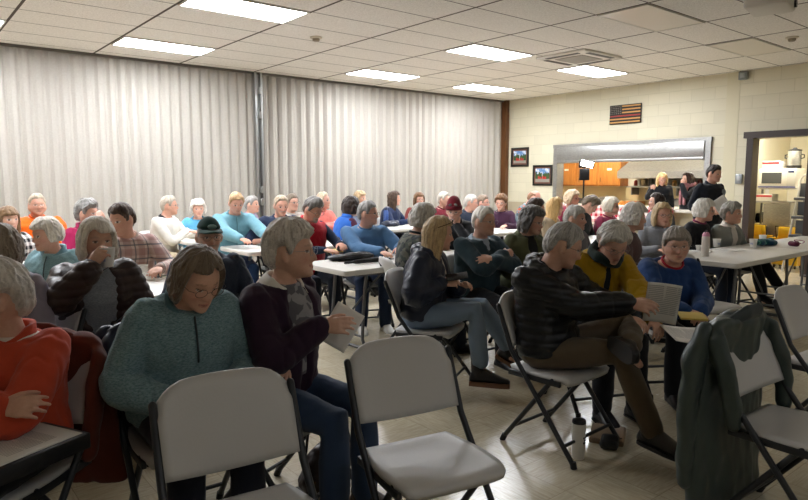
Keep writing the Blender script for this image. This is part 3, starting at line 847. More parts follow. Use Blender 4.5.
    sh=MB(); sh.box((XR-.02,(wy0+wy1)/2,2.01),(.09,wy1-wy0-.06,.28),None,.006); sh.box((XR-.015,(wy0+wy1)/2,1.855),(.11,wy1-wy0-.06,.05),None,.006)
    o=sh.build('roller_shutter',st.m,None,'auto'); tag(o,'stainless steel roller shutter half rolled up over the serving window','shutter')
    m=MB(); m.box((XR+.06,(wy0+wy1)/2,wz0-.02),(.46,wy1-wy0-.1,.05),None,.01); tag(m.build('serving_counter',plain('laminate','#c8c4ba',.35),None,'auto'),'pale laminate counter along the sill of the serving window','counter')
    # door frame
    br=plain('brown_steel','#2e2019',.45); m=MB()
    m.box((XR-.01,dy1-.02,dz1/2),(.24,.10,dz1+.02)); m.box((XR-.01,dy0+.02,dz1/2),(.24,.10,dz1+.02)); m.box((XR-.012,(dy0+dy1)/2,dz1+.055),(.25,dy1-dy0+.16,.10))
    struct('door_1',m,br)
    m=MB(); m.box((XR-.01,-2.9,.05),(.02,5.3,.1)); m.box((XR-.01,-10.5,.05),(.02,7.6,.1)); struct('baseboard_right',m,plain('vinyl_base','#4a4038',.6))
    # kitchen behind the wall
    kw=plain('kitchen_paint','#d8d3c0',.7)
    m=MB(); m.box((12.75,-3.2,1.5),(.1,8.2,3.0)); m.box((11.3,.85,1.5),(2.9,.1,3.0)); m.box((11.3,-7.25,1.5),(2.9,.1,3.0)); struct('wall_kitchen',m,kw)
    m=MB(); m.box((11.38,-3.2,2.76),(2.7,8.2,.08)); struct('ceiling_kitchen',m,plain('white_tile','#d2cfc6',.9))
    m=MB(); m.box((12.68,-2.0,1.12),(.03,5.4,.42)); struct('trim_backsplash',m,plain('cream_tile','#c9b98f',.35))
# ceiling light panels at grid cells
CELLS=[]
def ceiling_light(cx,cy,lit,label,group):
    X=(cx+.5)*1.2192; Y=-(cy+.5)*.6096
    r=empty('ceiling_light',(X,Y,H),0,label,'ceiling light',group)
    m=MB(); w,h=1.19,.585
    for sx in (-1,1): m.box((sx*(w/2-.011),0,-.006),(.022,h,.016))
    for sy in (-1,1): m.box((0,sy*(h/2-.011),-.006),(w-.044,.022,.016))
    m.build('frame',plain('light_frame','#cfccc4',.5),r,False)
    d=MB(); d.box((0,0,-.006),(w-.044,h-.044,.008))
    d.build('diffuser',emit('lit_panel','#f6f9ff',LIT) if lit==1 else emit('fill_panel','#f6f9ff',LIT*.26) if lit==2 else plain('unlit_panel','#d6d0c4',.35),r,False)  # weak emitter is only for the added fill pair behind the camera
LIT=15
def lights():
    L=[(-1,2,1,'lit ceiling panel at the far left edge, nearest the partition'),(1,2,1,'lit ceiling panel close to the partition, left of the partition post'),(1,6,1,'large lit ceiling panel at the top edge of the view, nearest lit one'),
       (4,2,1,'lit ceiling panel close to the partition, right of the partition post'),(4,6,1,'lit ceiling panel in the middle of the room, left of the ceiling cassette'),
       (6,2,1,'lit ceiling panel in the far corner, smallest of the lit ones'),(6,6,1,'lit ceiling panel just behind the ceiling cassette, by the block wall'),
       (4,10,0,'switched-off ceiling panel, the larger of two unlit ones'),(6,10,0,'switched-off ceiling panel near the block wall, smaller unlit one'),
       (-1,6,1,'lit ceiling panel left of the large nearest lit one')]
    for cx,cy,on,lab in L: ceiling_light(cx,cy,on,lab,'ceiling light panels')
    for cx,cy,lab in ((-1,20,'added dim fill panel, unseen behind the viewpoint, left'),(3,20,'added dim fill panel, unseen behind the viewpoint, right')): ceiling_light(cx,cy,2,lab,'ceiling light panels')  # unseen glowing pair added as weak fill to lift the foreground shadows
    # cassette
    r=empty('ceiling_cassette',(6.70,-4.57,H),0,'square white air conditioning cassette set in the ceiling grid','vent')
    m=MB(); m.box((0,0,-.018),(.9,.84,.036),None,.015); m.build('panel',plain('cassette_white','#d0ccc3',.5),r,'auto')
    m=MB(); m.box((0,0,-.040),(.50,.46,.01)); m.build('grille',plain('grille_grey','#8f8b83',.6),r,False)
    for dx,dy,w,h in ((0,.36,.6,.07),(0,-.36,.6,.07),(.38,0,.07,.55),(-.38,0,.07,.55)):
        m=MB(); m.box((dx,dy,-.038),(w,h,.008)); m.build('slot',plain('slot_dark','#4c4844',.6),r,False)
    for (x,y,lab) in ((3.10,-3.27,'round smoke detector on the ceiling above the partition post'),(7.69,-7.01,'round smoke detector on the ceiling near the block wall')):
        r=empty('smoke_detector',(x,y,H),0,lab,'smoke detector')
        m=MB(); m.lathe((0,0,-.02),[(.075,.02),(.075,.008),(.06,0)],24); m.build('base',plain('detector_white','#cfc6b4',.5),r,'auto')
        m=MB(); m.lathe((0,0,-.055),[(.045,.036),(.045,.012),(.03,0)],20); m.build('sensor',plain('detector_brown','#9a8f7c',.5),r,'auto')
    p=at(770,2,1); d=(H-.14-CAM[2])/(p[2]-CAM[2]); q=CAM+(p-CAM)*d
    r=empty('projector',(q[0],q[1],H-.16),.2,'pale ceiling-mounted projector at the top right of the view','projector')
    m=MB(); m.box((0,0,0),(.44,.36,.11),None,.03); m.build('housing',plain('projector_grey','#d4d0c8',.5),r,'auto')
    m=MB(); m.tube([(0,0,.05),(0,0,.165)],.03,12,False); m.build('mount',plain('dark_metal','#2a2a2c',.5),r,'auto')
    m=MB(); m.tube([(.12,-.17,0),(.12,-.20,0)],.035,16,False); m.build('lens',plain('lens_black','#101012',.15),r,'auto')
    r=empty('alarm_box',(XR-.05,-5.55,3.17),0,'small grey sensor box high on the block wall pilaster','alarm')
    m=MB(); m.box((0,0,0),(.09,.13,.13),None,.01); m.build('case',plain('box_grey','#7f8586',.5),r,'auto')
    m=MB(); m.box((-.048,0,0),(.01,.07,.07),None,.003); m.build('cover',plain('box_lid','#9aa0a2',.4),r,'auto')
# ------------------------------------------------------------------ furniture
PLA='#bbbab8'
def chair_proto():
    r=empty('folding_chair',(0,0,0),0,'x','chair'); pl=plain('chair_plastic',PLA,.42,0,.5,.12,90); fr=plain('chair_frame','#2b2d30',.4,.3)
    # seat : moulded pan with a rolled front edge
    m=MB(); nx,ny=15,15; th=.022
    def zs(sx,sy):
        return .452-.014*(1-sx*sx)*(1-abs(sy)**3)+.004*sy-.032*max(0,sy-.78)**1.3*3.0+.010*max(0,-sy-.6)
    def outl(sx,sy):
        w=.222-.018*max(0,-sy)-.0*sy; k=1-.10*abs(sx*sy)**3.0
        return sx*w*k, sy*.205*(1-.07*abs(sx)**4*(sy>0))+.0
    top=[];bot=[]
    for i in range(nx):
        for j in range(ny):
            sx=-1+2*i/(nx-1); sy=-1+2*j/(ny-1); x,y=outl(sx,sy); e=max(abs(sx),abs(sy)); z=zs(sx,sy)-.006*ss((e-.86)/.14)
            top.append((x,y,z)); bot.append((x*.97,y*.97,zs(sx,sy)-th-.012*(e>.9)))
    idx=lambda i,j: i*ny+j
    fs=[];N=nx*ny
    for i in range(nx-1):
        for j in range(ny-1):
            fs.append((idx(i,j),idx(i+1,j),idx(i+1,j+1),idx(i,j+1))); fs.append((N+idx(i,j),N+idx(i,j+1),N+idx(i+1,j+1),N+idx(i+1,j)))
    per=[(i,0) for i in range(nx)]+[(nx-1,j) for j in range(1,ny)]+[(i,ny-1) for i in range(nx-2,-1,-1)]+[(0,j) for j in range(ny-2,0,-1)]
    for k in range(len(per)):
        a=idx(*per[k]); b=idx(*per[(k+1)%len(per)]); fs.append((a,N+a,N+b,b))
    m.add(top+bot,fs); m.build('seat',pl,r)
    # backrest : curved panel with rounded upper corners
    m=MB(); nx,nz=17,12; F_=[];B_=[]
    for i in range(nx):
        for j in range(nz):
            sx=-1+2*i/(nx-1); t=j/(nz-1)
            w=.218+.004*t; z=.545+.298*t; 
            crn=.055*max(0,abs(sx)-.55)**2.2/(.45**2.2)*ss((t-.55)/.45)+.012*sx*sx*t
            z-=crn; z+=.022*(1-t)*sx*sx*1.0
            y=-.165-.105*t-.036*(1-sx*sx)+.004; e=ss((max(abs(sx),abs(2*t-1))-.86)/.14)
            F_.append((sx*w,y+.011-.008*e,z)); B_.append((sx*w,y-.013+.006*e,z))
    idx=lambda i,j: i*nz+j; N=nx*nz; fs=[]
    for i in range(nx-1):
        for j in range(nz-1):
            fs.append((idx(i,j),idx(i+1,j),idx(i+1,j+1),idx(i,j+1))); fs.append((N+idx(i,j),N+idx(i,j+1),N+idx(i+1,j+1),N+idx(i+1,j)))
    per=[(i,0) for i in range(nx)]+[(nx-1,j) for j in range(1,nz)]+[(i,nz-1) for i in range(nx-2,-1,-1)]+[(0,j) for j in range(nz-2,0,-1)]
    for k in range(len(per)):
        a=idx(*per[k]); b=idx(*per[(k+1)%len(per)]); fs.append((a,N+a,N+b,b))
    m.add(F_+B_,fs); m.build('backrest',pl,r)
    for s in (-1,1):
        m=MB(); m.tube([(s*.228,-.262,.78),(s*.229,-.16,.54),(s*.229,.255,.012)],.0135,10,True); leg=m.build('frame_rail',fr,r,'auto')
        m=MB(); m.tube([(s*.229,.256,.0),(s*.229,.249,.035)],.0165,10,False); m.build('foot_cap',plain('rubber','#141416',.7),leg,'auto')
        m=MB(); m.tube([(s*.205,.10,.435),(s*.205,-.235,.010)],.0135,10,True); leg=m.build('rear_leg',fr,r,'auto')
        m=MB(); m.tube([(s*.205,-.235,.0),(s*.205,-.218,.035)],.0165,10,False); m.build('foot_cap',plain('rubber','#141416',.7),leg,'auto')
    m=MB(); m.tube([(-.229,.190,.10),(.229,.190,.10)],.0095,8,False); m.build('stretcher',fr,r,'auto')
    m=MB(); m.tube([(-.205,-.165,.10),(.205,-.165,.10)],.0095,8,False); m.build('stretcher',fr,r,'auto')
    m=MB(); m.box((-.212,-.02,.415),(.02,.34,.03),None,.004); m.box((.212,-.02,.415),(.02,.34,.03),None,.004); m.box((0,.10,.420),(.42,.03,.02),None,.004); m.build('seat_frame',fr,r,'auto')
    return r
CH=None
def chair(x,y,rz,label,group=None):
    global CH
    if CH is None:
        CH=chair_proto(); CH.location=(x,y,0); CH.rotation_euler=(0,0,rz); CH['label']=label
        if group: CH['group']=group
        return CH
    return dup(CH,(x,y,0),rz,label,group)
TB=None
def table(x,y,rz,label,L=1.83):
    # centre, long axis local Y
    global TB
    if TB is None:
        r=empty('folding_table',(0,0,0),0,'x','table'); pl=plain('table_plastic','#d2cfc8',.38,0,.5,.08,120); fr=plain('table_frame','#6d6f71',.4,.5)
        m=MB(); m_=[]
        w,l,rd=.38,.915,.05
        def rng_(ins,z):
            out=[]
            for cx,cy,a0 in ((1,1,0),(-1,1,90),(-1,-1,180),(1,-1,270)):
                for i in range(7):
                    a=math.radians(a0+15*i); out.append((cx*(w-rd)+math.cos(a)*(rd-ins),cy*(l-rd)+math.sin(a)*(rd-ins),z))
            return out
        m.loft([rng_(.012,.690),rng_(.002,.694),rng_(0,.706),rng_(0,.728),rng_(.004,.735),rng_(.012,.737)])
        m.build('table_top',pl,r,'auto')
        for s in (-1,1):
            m=MB()
            for sx in (-1,1): m.tube([(sx*.24,s*.60,.69),(sx*.24,s*.64,.30),(sx*.25,s*.655,.10),(sx*.31,s*.66,.02)],.0145,10)
            m.tube([(-.24,s*.645,.24),(.24,s*.645,.24)],.011,8,False); m.tube([(-.245,s*.65,.12),(.245,s*.65,.12)],.011,8,False)
            m.tube([(-.31,s*.66,.02),(.31,s*.66,.02)],.0145,10)
            m.build('leg_frame',fr,r,'auto')
            m=MB(); m.tube([(0,s*.645,.26),(0,s*.20,.675)],.010,8); m.build('brace',fr,r,'auto')
        m=MB()
        for sx in (-1,1): m.box((sx*.30,0,.683),(.025,1.5,.03))
        m.build('rail',fr,r,False)
        TB=r; r.location=(x,y,0); r.rotation_euler=(0,0,rz); r['label']=label; r['group']='white folding tables'; return r
    return dup(TB,(x,y,0),rz,label,'white folding tables')
def cup(x,y,z,label,h=.095,r=.040,prt=True):
    o=empty('paper_cup',(x,y,z),rng.rand()*6,label,'cup','paper cups')
    m=MB(); n=28
    prof=[(r*.72,0),(r*.74,.004),(r,h),(r*1.05,h+.003),(r*1.02,h+.005),(r*.95,h),(r*.70,.006)]
    m.lathe((0,0,0),prof,n); m.build('cup_body',plain('cup_paper','#e6e4de',.6),o,'auto')
    if prt:
        m=MB(); vs=[]; 
        for k in range(-4,5):
            for q in (0.34,.56):
                rr=r*(.74+.26*q)+.0012; a=k*.13; vs.append((rr*math.cos(a),rr*math.sin(a),h*(q+.05*math.sin(k*1.6))))
        m.add(vs,[(2*i,2*i+2,2*i+3,2*i+1) for i in range(8)]); m.build('print',plain('cup_blue','#a3aecb',.6),o)
    return o
def paper_mesh(w,h,curl=.0,lines=True,nx=10,ny=13,sag=0):
    mb=MB(); T=[];B=[]
    for i in range(nx):
        for j in range(ny):
            x=(i/(nx-1)-.5)*w; y=(j/(ny-1)-.5)*h; z=curl*((x/w*2)**2)*.5*w+sag*((j/(ny-1))**2)*h
            T.append((x,y,z+.0006)); B.append((x,y,z-.0006))
    N=nx*ny; fs=[]; idx=lambda i,j:i*ny+j
    for i in range(nx-1):
        for j in range(ny-1):
            fs.append((idx(i,j),idx(i+1,j),idx(i+1,j+1),idx(i,j+1))); fs.append((N+idx(i,j),N+idx(i,j+1),N+idx(i+1,j+1),N+idx(i+1,j)))
    per=[(i,0) for i in range(nx)]+[(nx-1,j) for j in range(1,ny)]+[(i,ny-1) for i in range(nx-2,-1,-1)]+[(0,j) for j in range(ny-2,0,-1)]
    for k in range(len(per)):
        a=idx(*per[k]); b=idx(*per[(k+1)%len(per)]); fs.append((a,N+a,N+b,b))
    return mb.add(T+B,fs)
def paper_mat(kind='text'):
    key='paper_'+kind
    if key in MC: return MC[key]
    t=NT(key); o=t.obj(); x,y,z=t.sep(o)
    base=srgb('#dcdad4')
    if kind!='blank':
        ln=t.math('LESS_THAN',t.math('FRACT',t.math('MULTIPLY',y,95)),.42); wd=t.math('GREATER_THAN',t.noise(o,60,2,.5,(1,.02,1)),.42)
        inx=t.math('LESS_THAN',t.math('ABSOLUTE',x),.085); iny=t.math('LESS_THAN',t.math('ABSOLUTE',t.math('SUBTRACT',y,.02)),.085)
        f=t.math('MULTIPLY',t.math('MULTIPLY',ln,wd),t.math('MULTIPLY',inx,iny))
        base=t.mix(t.math('MULTIPLY',f,.55),base,srgb('#55565c'))
        t.l(base,t.b.inputs['Base Color'])
    else: t.b.inputs['Base Color'].default_value=base
    t.b.inputs['Roughness'].default_value=.75; MC[key]=t.m; return t.m
def paper(p,xa,ya,label,w=.216,h=.279,curl=.05,kind='text',sag=0,group=None,name='paper_sheet'):
    # p centre, xa/ya world directions of width/height
    xa=nrm(xa); ya=np.asarray(ya,float); ya=nrm(ya-xa*np.dot(ya,xa)); za=np.cross(xa,ya)
    o=paper_mesh(w,h,curl,sag=sag).build(name,paper_mat(kind))
    o.matrix_world=Matrix(((xa[0],ya[0],za[0],p[0]),(xa[1],ya[1],za[1],p[1]),(xa[2],ya[2],za[2],p[2]),(0,0,0,1)))
    return tag(o,label,'paper',group)
def draped(x,y,rz,name,label,c,bottom,pat=None,lining=None,c2=None,side=0,sleeve=(1,-1),width=.27):
    """a coat hung over a folding chair's backrest; local frame of the chair"""
    r=empty(name,(x,y,0),rz,label,'jacket')
    mb=MB(); rings=[]
    n=28
    prof=[(.885,.18,.020,-.265),(.885,.205,.05,-.268),(.86,.235,.066,-.272),(.80,.252,.066,-.285),(.70,.250,.060,-.29),(.55,width,.060,-.295),(.40,width+.01,.066,-.30),(.25,width+.02,.070,-.30),(bottom+.02,width+.03,.075,-.30),(bottom,width+.02,.06,-.30)]
    for z,rx,ry,yc in prof:
        if z<bottom-.001: continue
        ring=[]
        for k in range(n):
            q=2*PI*k/n; w_=1+.10*math.sin(q*5+z*7)*min(1,(.9-z)*1.6)
            ring.append((side+rx*math.cos(q),yc+ry*math.sin(q)*w_*1.0,z+.0))
        rings.append(ring)
    mb.loft(rings)
    for s in (-1,1):                                   # shoulder folds forward over the ends of the backrest
        mb.tube([(s*.20,-.29,.84),(s*.235,-.25,.80),(s*.245,-.20,.68),(s*.245,-.17,.55),(s*.235,-.16,.46)],[.04,.045,.045,.045,.035],12,True,.6,(1,0,0))
    me=remesh(mb,.009,5); co=getco(me); co+=getno(me)*(.012*(wob(co*V(1,1,.35),26,3)+.5*wob(co*V(1,1,.5),50,5)))[:,None]; setco(me,co)
    link('coat_body',me,fabric(c,pat,c2),r)
    for s in sleeve:
        mb=MB(); b=max(bottom,.12)
        mb.tube([(s*.225,-.30,.82),(s*.275,-.32,.70),(s*.292,-.33,.52),(s*.285,-.335,.36),(s*.28,-.33,b+.05)],[.055,.062,.058,.054,.050],16,True,.75,(0,1,0))
        me=remesh(mb,.009,3); co=getco(me); co+=getno(me)*(.010*(wob(co*V(1,1,.8),34,6)))[:,None]; setco(me,co); link('sleeve',me,fabric(c,pat,c2),r)
    mb=MB(); mb.tube([(-.11,-.245,.87),(-.05,-.215,.905),(.05,-.215,.905),(.11,-.245,.87)],[.03,.034,.034,.03],12,True,.6,(0,1,0)); mb.ell((0,-.285,.86),(.13,.06,.045),16)
    me=remesh(mb,.008,3); link('hood',me,fabric(lining or c,pat),r)
    return r
# ------------------------------------------------------------------ build it
import time; T0=time.time()
room(); lights()
EXPO=1.65; KL=15
# tables
TABLES=[(2.595,-5.60,PI/2,'white folding table under the black bag and umbrella, nearest table in the middle'),
 (2.605,-3.80,PI/2,'white folding table where the man in the teal shirt writes'),
 (2.52,-2.33,PI/2,'white folding table in front of the man in the white jacket'),
 (-.49,-5.74,PI/2,'white folding table behind the woman drinking from a cup'),
 (-.55,-3.90,PI/2,'white folding table before the man in the orange shirt'),
 (5.76,-5.60,PI/2,'white folding table behind the grey shirt and in front of the blonde woman in cream'),
 (5.93,-3.80,PI/2,'white folding table in front of the curly-haired woman in purple'),
 (5.32,-2.33,PI/2,'white folding table with the blue bottle by the woman in the navy sweater'),
 (5.57,-7.42,PI/2,'white folding table with a pink-topped bottle and cups near the doorway'),
 (7.42,-7.42,PI/2,'white folding table continuing past the green scarf toward the doorway')]
for t in TABLES: table(*t)
PEOPLE={}
CHAIRGAP={}
def P(who,u,v,z,a,ha,pitch=0,label='',seat=True,**k):
    r=person(u,v,z,a,ha,pitch,label,**k); PEOPLE[who]=r
    if seat and not k.get('stand'):
        f=r['M']@V(0,1,0); q=r['org']+f*.07
        chair(q[0],q[1],r['rz'],'white folding chair under the '+who,'occupied folding chairs')
    print('%-34s x %.2f y %.2f'%(who,r['org'][0],r['org'][1]))
    return r
GR='#a9a49c'; WH='#c4bfb6'; DG='#6e6a66'; BR='#4a3526'; BL='#b08f5c'; DB='#2b1e17'
BOB=lambda c,**k: dict(dict(k='bob',c=c,t=.022,hem=-.085,front=.055,flare=1.03,curl=.02),**k)
SHT=lambda c,**k: dict(dict(k='short',c=c,t=.016),**k)
PUF=lambda c,**k: dict(dict(k='short',c=c,t=.030,curl=.10,front=.062),**k)
LONG=lambda c,**k: dict(dict(k='long',c=c,t=.016,hem=-.36,front=.066,flare=1.0,taper=.06,a1=56,a2=80),**k)
# ---- nearest people
P('woman in the orange fleece',-5,300,2.28,-42,-82,6,'woman in an orange fleece, white hair, cut by the left edge, papers on her lap',
  hair=PUF('#bab4ac',t=.034),top=dict(c='#b8462c',name='fleece',collar='fleece',inner='#cfcac0',open=(0,.8,0),fold=.008,bulk=.012),arms=dict(R=dict(p='cross',w=(-.15,.24,.74)),L=dict(p='cross',w=(.04,.28,.70))),w=1.0,fat=1.05,skin='#b98a6e',trousers='#1a1c22',lean=-6,hunch=10)
P('woman in the green fleece pullover',197,278,2.45,18,28,30,'woman with glasses and brown bob looking down in a heathered green fleece pullover',
  hair=dict(k='bob',c='#7a6a58',c2='#43372c',t=.018,hem=-.10,front=.070,part=-15,a1=52,a2=72,flare=1.06,tuck=1.4),glasses='#3a2a26',
  top=dict(c='#56747b',pat='heather',c2='#8aa2a6',name='fleece',zip=(.62,'#1d2a2b',.004),collar='fleece',fold=.007,bulk=.014),w=1.1,fat=1.16,lean=8,hunch=16,skin='#c4957a',trousers='#171a26',shoes='#121214',arms=dict(R=dict(p='lap',w=(.12,.30,.66)),L=dict(p='lap',w=(-.10,.32,.66))))
pw=P('woman in the purple jacket',291,252,2.8,52,72,0,'smiling grey-haired woman in a dark purple jacket holding a folded white paper',
  hair=PUF('#bdb6ad',c2='#7c756c',t=.036,curl=.06),glasses='#8a8a88',
  top=dict(c='#2c1a2b',name='jacket',inner='#8d8c8e',innerpat='floral',ic2='#5c5b60',open=(24,.42,9),collar='lapel',collarc='#d8d4cc',fold=.008,bulk=.012),w=1.12,fat=1.12,trousers='#33445f',legs=dict(denim=True),skin='#c79a80',shoes='#3a2c22',
  arms=dict(R=dict(p='lap',w=('px',318,328,-.10),h=(-.35,.9,.15),n=(.8,.2,.5),curl=.45),L=dict(p='lap',w=(.10,.10,.70))))
P('woman drinking from a cup',97,241,3.5,8,14,4,'white-haired woman in a dark brown puffer jacket lifting a paper cup to her mouth',
  hair=dict(k='bob',c='#d6cfc2',c2='#958c80',t=.022,hem=-.105,front=.052,a1=46,a2=66,flare=1.10,part=25),
  top=dict(c='#33221f',pat='puffer',name='puffer_jacket',inner='#7b8087',innerpat='heather',ic2='#9aa0a6',open=(30,.22,12),collar='stand',fold=.006,bulk=.02),
  arms=dict(R=dict(p='lap',w=('px',90,270,-.24),pole=(.8,.3,-1),h=(-.50,.05,.80),n=(.5,.6,.35),curl=.75,thumb=.5),L='lap'),w=1.1,fat=1.08,skin='#b98d74',trousers='#2a2f3c',lean=8)
P('man in the green cap',209,237,4.2,6,12,3,'grey-bearded man wearing a dark green baseball cap and navy pullover',sex='m',
  hair=SHT('#8d8880',t=.004,locks=0),cap=dict(k='cap',c='#23403c',c2='#6f8a86'),beard=dict(c='#8f8880',o=.55),glasses='#4a4a4a',
  top=dict(c='#2b3240',name='pullover',pat='heather',c2='#3a4252',collar='polo',fold=.007),skin='#b5846a',trousers='#1c2029',w=1.0)
P('woman in the navy rain jacket',438,234,4.5,72,98,8,'blonde woman with sunglasses on her head in a navy jacket looking at her phone',
  hair=LONG('#b39a72',c2='#6d5a40',hem=-.32,a1=60,a2=84,t=.018,fall=1.4),top=dict(c='#1d2436',shades=1,pat='shell',name='rain_jacket',inner='#b9b2a6',open=(0,.8,10),collar='stand',hood=True,fold=.011,bulk=.022),
  arms=dict(R=dict(p='lap',w=('px',440,284,-.12),h=(-.45,.85,.15),n=(.7,.2,.6),curl=.6),L=dict(p='lap',w=('px',458,288,.06),h=(-.3,.75,.35),n=(.6,-.1,.6),curl=.8)),
  trousers='#74879d',shoes='#17161a',legs=dict(denim=True,boot=True,sole='#6b4a34',long=False,R=dict(k=('px',482,310,-.12),a=('px',482,382,-.16),f=(-.1,1,0)),L=dict(k=('px',494,306,.10),a=('px',510,350,.22),f=(-.2,.9,-.45))),skin='#bd8d74',w=1.05,lean=4)
P('man with folded arms',484,222,5.35,44,54,2,'white-haired man in a dark teal sweater sitting with folded arms',sex='m',
  hair=SHT('#dcd7cf',t=.018,front=.074),glasses='#777777',top=dict(c='#2b3d45',name='sweater',inner='#99a7b5',open=(16,.74),collar='polo',collarc='#9fb0c0',fold=.007,bulk=.012),arms=dict(R='cross',L='cross'),skin='#b88a72',w=1.08,fat=1.1,trousers='#15171c',lean=-2,hunch=12)
bm=P('man in the black puffer jacket',563,246,3.55,56,94,22,'grey-haired man in a black hooded puffer jacket and tan trousers, ankle on knee',sex='m',
  hair=SHT('#a09d98',c2='#5c5955',t=.019),glasses='#26262a',top=dict(c='#0c0d10',pat='puffer',name='puffer_jacket',hood=True,collar='stand',fold=.008,bulk=.022),
  arms=dict(R=dict(p='lap',w=('px',626,304,-.10),pole=(.9,-.2,-.8),h=(-.1,1,.05),n=(.6,.1,.7),curl=.6),L=dict(p='lap',w=('px',632,316,.20))),
  trousers='#5e5242',shoes='#1f1b18',legs=dict(boot=True,R=dict(k=('px',644,352,-.16),a=('px',656,440,-.22),f=(.1,1,-.05)),L=dict(k=('px',652,318,.16),a=('px',630,343,-.20),f=(.55,.8,-.05))),skin='#bb8d74',lean=-11,hunch=22,w=1.04)
ym=P('woman in the yellow jacket',613,243,3.95,34,26,32,'grey-haired woman in a mustard yellow jacket and dark scarf reading papers',
  hair=PUF('#bfbbb4',c2='#76726b',t=.030,curl=.05),glasses='#666666',top=dict(c='#a3800f',name='jacket',collar='stand',open=(9,.2,7),inner='#20242a',scarf='#23302c',fold=.009,bulk=.016),
  arms=dict(R=dict(p='lap'),L=dict(p='lap',w=('px',655,318,-.22),h=(-.2,.7,-.6),n=(.1,.7,.6),curl=.5)),trousers='#15171d',skin='#b78870',lean=12,hunch=24,hipz=.52)
P('woman in the blue sweatshirt',676,246,4.4,30,14,4,'short-haired woman with glasses in a blue sweatshirt with a red collar',
  hair=SHT('#8f887f',c2='#5c554e',t=.022,front=.050),glasses='#8a8a8a',top=dict(c='#23406f',name='sweatshirt',collar='crew',collarc='#a02230',fold=.008,bulk=.012),
  arms=dict(R=dict(p='lap',w=('px',684,311,-.30)),L=dict(p='lap',w=('px',700,312,-.24))),trousers='#15171d',skin='#b98a72',w=1.15,fat=1.2,lean=6,hunch=22,hipz=.51)
# ---- left block
P('woman at the left edge',-2,250,3.2,-50,-60,0,'woman with dark blond bob and grey fleece mostly cut off by the left edge',hair=BOB('#8d8170',c2='#574b3e'),top=dict(c='#8d8794',name='fleece',collar='fleece'),skin='#c09077')
P('woman in black and white checks',8,220,5.9,18,26,0,'woman with brown fringe in a black and white checked shirt',hair=LONG('#8a6c4c',c2='#523b27',front=.040,hem=-.28),top=dict(c='#1c1c1e',pat='check',c2='#d6d3cc',name='shirt',collar='turtle',collarc='#18181a'),skin='#d3a285')
P('man in the orange shirt',37,205,7,12,10,4,'heavy man in a bright orange shirt by the folding partition',sex='m',hair=SHT('#b5a893',t=.012,front=.074),top=dict(c='#e8640f',name='shirt',collar='crew',c2='#b44a10'),fat=1.45,w=1.4,skin='#cf8f72',glasses='#a08a7a')
P('woman in the light blue fleece',47,235,4.8,-35,-62,8,'smiling grey-haired woman in a light blue quarter-zip fleece',hair=BOB('#c9c2b5',c2='#7f776b',hem=-.055,back=-.075,t=.024,a1=56,a2=74),top=dict(c='#6f929b',pat='heather',c2='#8fb0b6',name='fleece',zip=(.6,'#3a4a50',.004),collar='fleece'),skin='#c08b72',w=1.08)
P('woman in the magenta fleece',88,214,6.2,38,52,0,'woman with curly grey hair in a magenta fleece, one hand raised',hair=PUF('#86837f',c2='#4a4845',t=.034,curl=.16),top=dict(c='#a31f52',name='fleece',collar='fleece'),arms=dict(R='lap',L=dict(p='chin',w=('px',103,224,-.10),h=(-.3,.1,.9))),skin='#cb957b')
P('man in the plaid shirt',122,220,5,2,-42,12,'brown-haired man in a red and grey plaid shirt leaning over the table',sex='m',hair=SHT('#4a3526',c2='#2a1d14',t=.022),top=dict(c='#cdbab0',pat='plaid',c2='#8f5a58',c3='#5d5d66',name='shirt',collar='polo'),arms=dict(R='lap',L=dict(p='table',w=('px',160,268,-.15))),skin='#c08466',lean=12,w=1.05)
P('man in the white jacket',169,206,8,58,84,0,'man in a white jacket sitting sideways before the partition, turned to the right',sex='m',hair=SHT('#a99f90',t=.016),top=dict(c='#dcd8cf',name='jacket',collar='polo',collarc='#2a2c30'),arms=dict(R=dict(p='table',w=('px',187,231,.05)),L='table'),trousers='#b5a78d',skin='#cf9478',glasses='#7a7a7a')
P('woman in the sky blue top',198,209,8.7,10,6,4,'white-haired woman in a sky blue top between the white jacket and teal shirt',hair=BOB('#cfc9bf',t=.030,curl=.06,hem=-.07),top=dict(c='#5aa0c4',name='top',collar='polo'),skin='#d19c82')
P('man in the teal shirt',236,201,7.3,14,16,20,'blond man in a teal button shirt writing at the table',sex='m',hair=SHT('#b0936e',c2='#846a4a',t=.014),top=dict(c='#6a98a5',name='shirt',zip=(.3,'#467782',.006),collar='polo',bulk=.012),arms=dict(R=dict(p='table',w=('px',240,239,-.34)),L=dict(p='table',w=('px',268,238,-.25))),trousers='#27406b',skin='#cf8f74',w=1.12,lean=10)
P('grey-haired person by the partition post',252,205,9.3,58,66,0,'grey-haired person smiling behind the teal shirt, just below the partition post',hair=SHT('#8f8c88',t=.020),top=dict(c='#9b8aa0',name='sweater'),skin='#d09a80')
P('man in the navy polo',281,206,7.5,16,16,12,'grey-moustached man in a navy polo shirt looking down',sex='m',hair=SHT('#a5947c',t=.012,front=.078),beard=dict(c='#b5aca0',k='mustache',o=.9),top=dict(c='#1f2a42',name='polo_shirt',collar='polo',sleeve=.5,bulk=.02),arms=dict(R=dict(p='table',w=('px',266,240,-.2)),L='table'),skin='#c98a6c',w=1.08)
P('person hidden behind the navy polo',292,203,8.7,30,40,0,'person with glasses half hidden behind the man in the navy polo',hair=SHT('#8a7a68'),top=dict(c='#b9b2aa',name='shirt'),glasses='#444444',skin='#cf987e',sex='m')
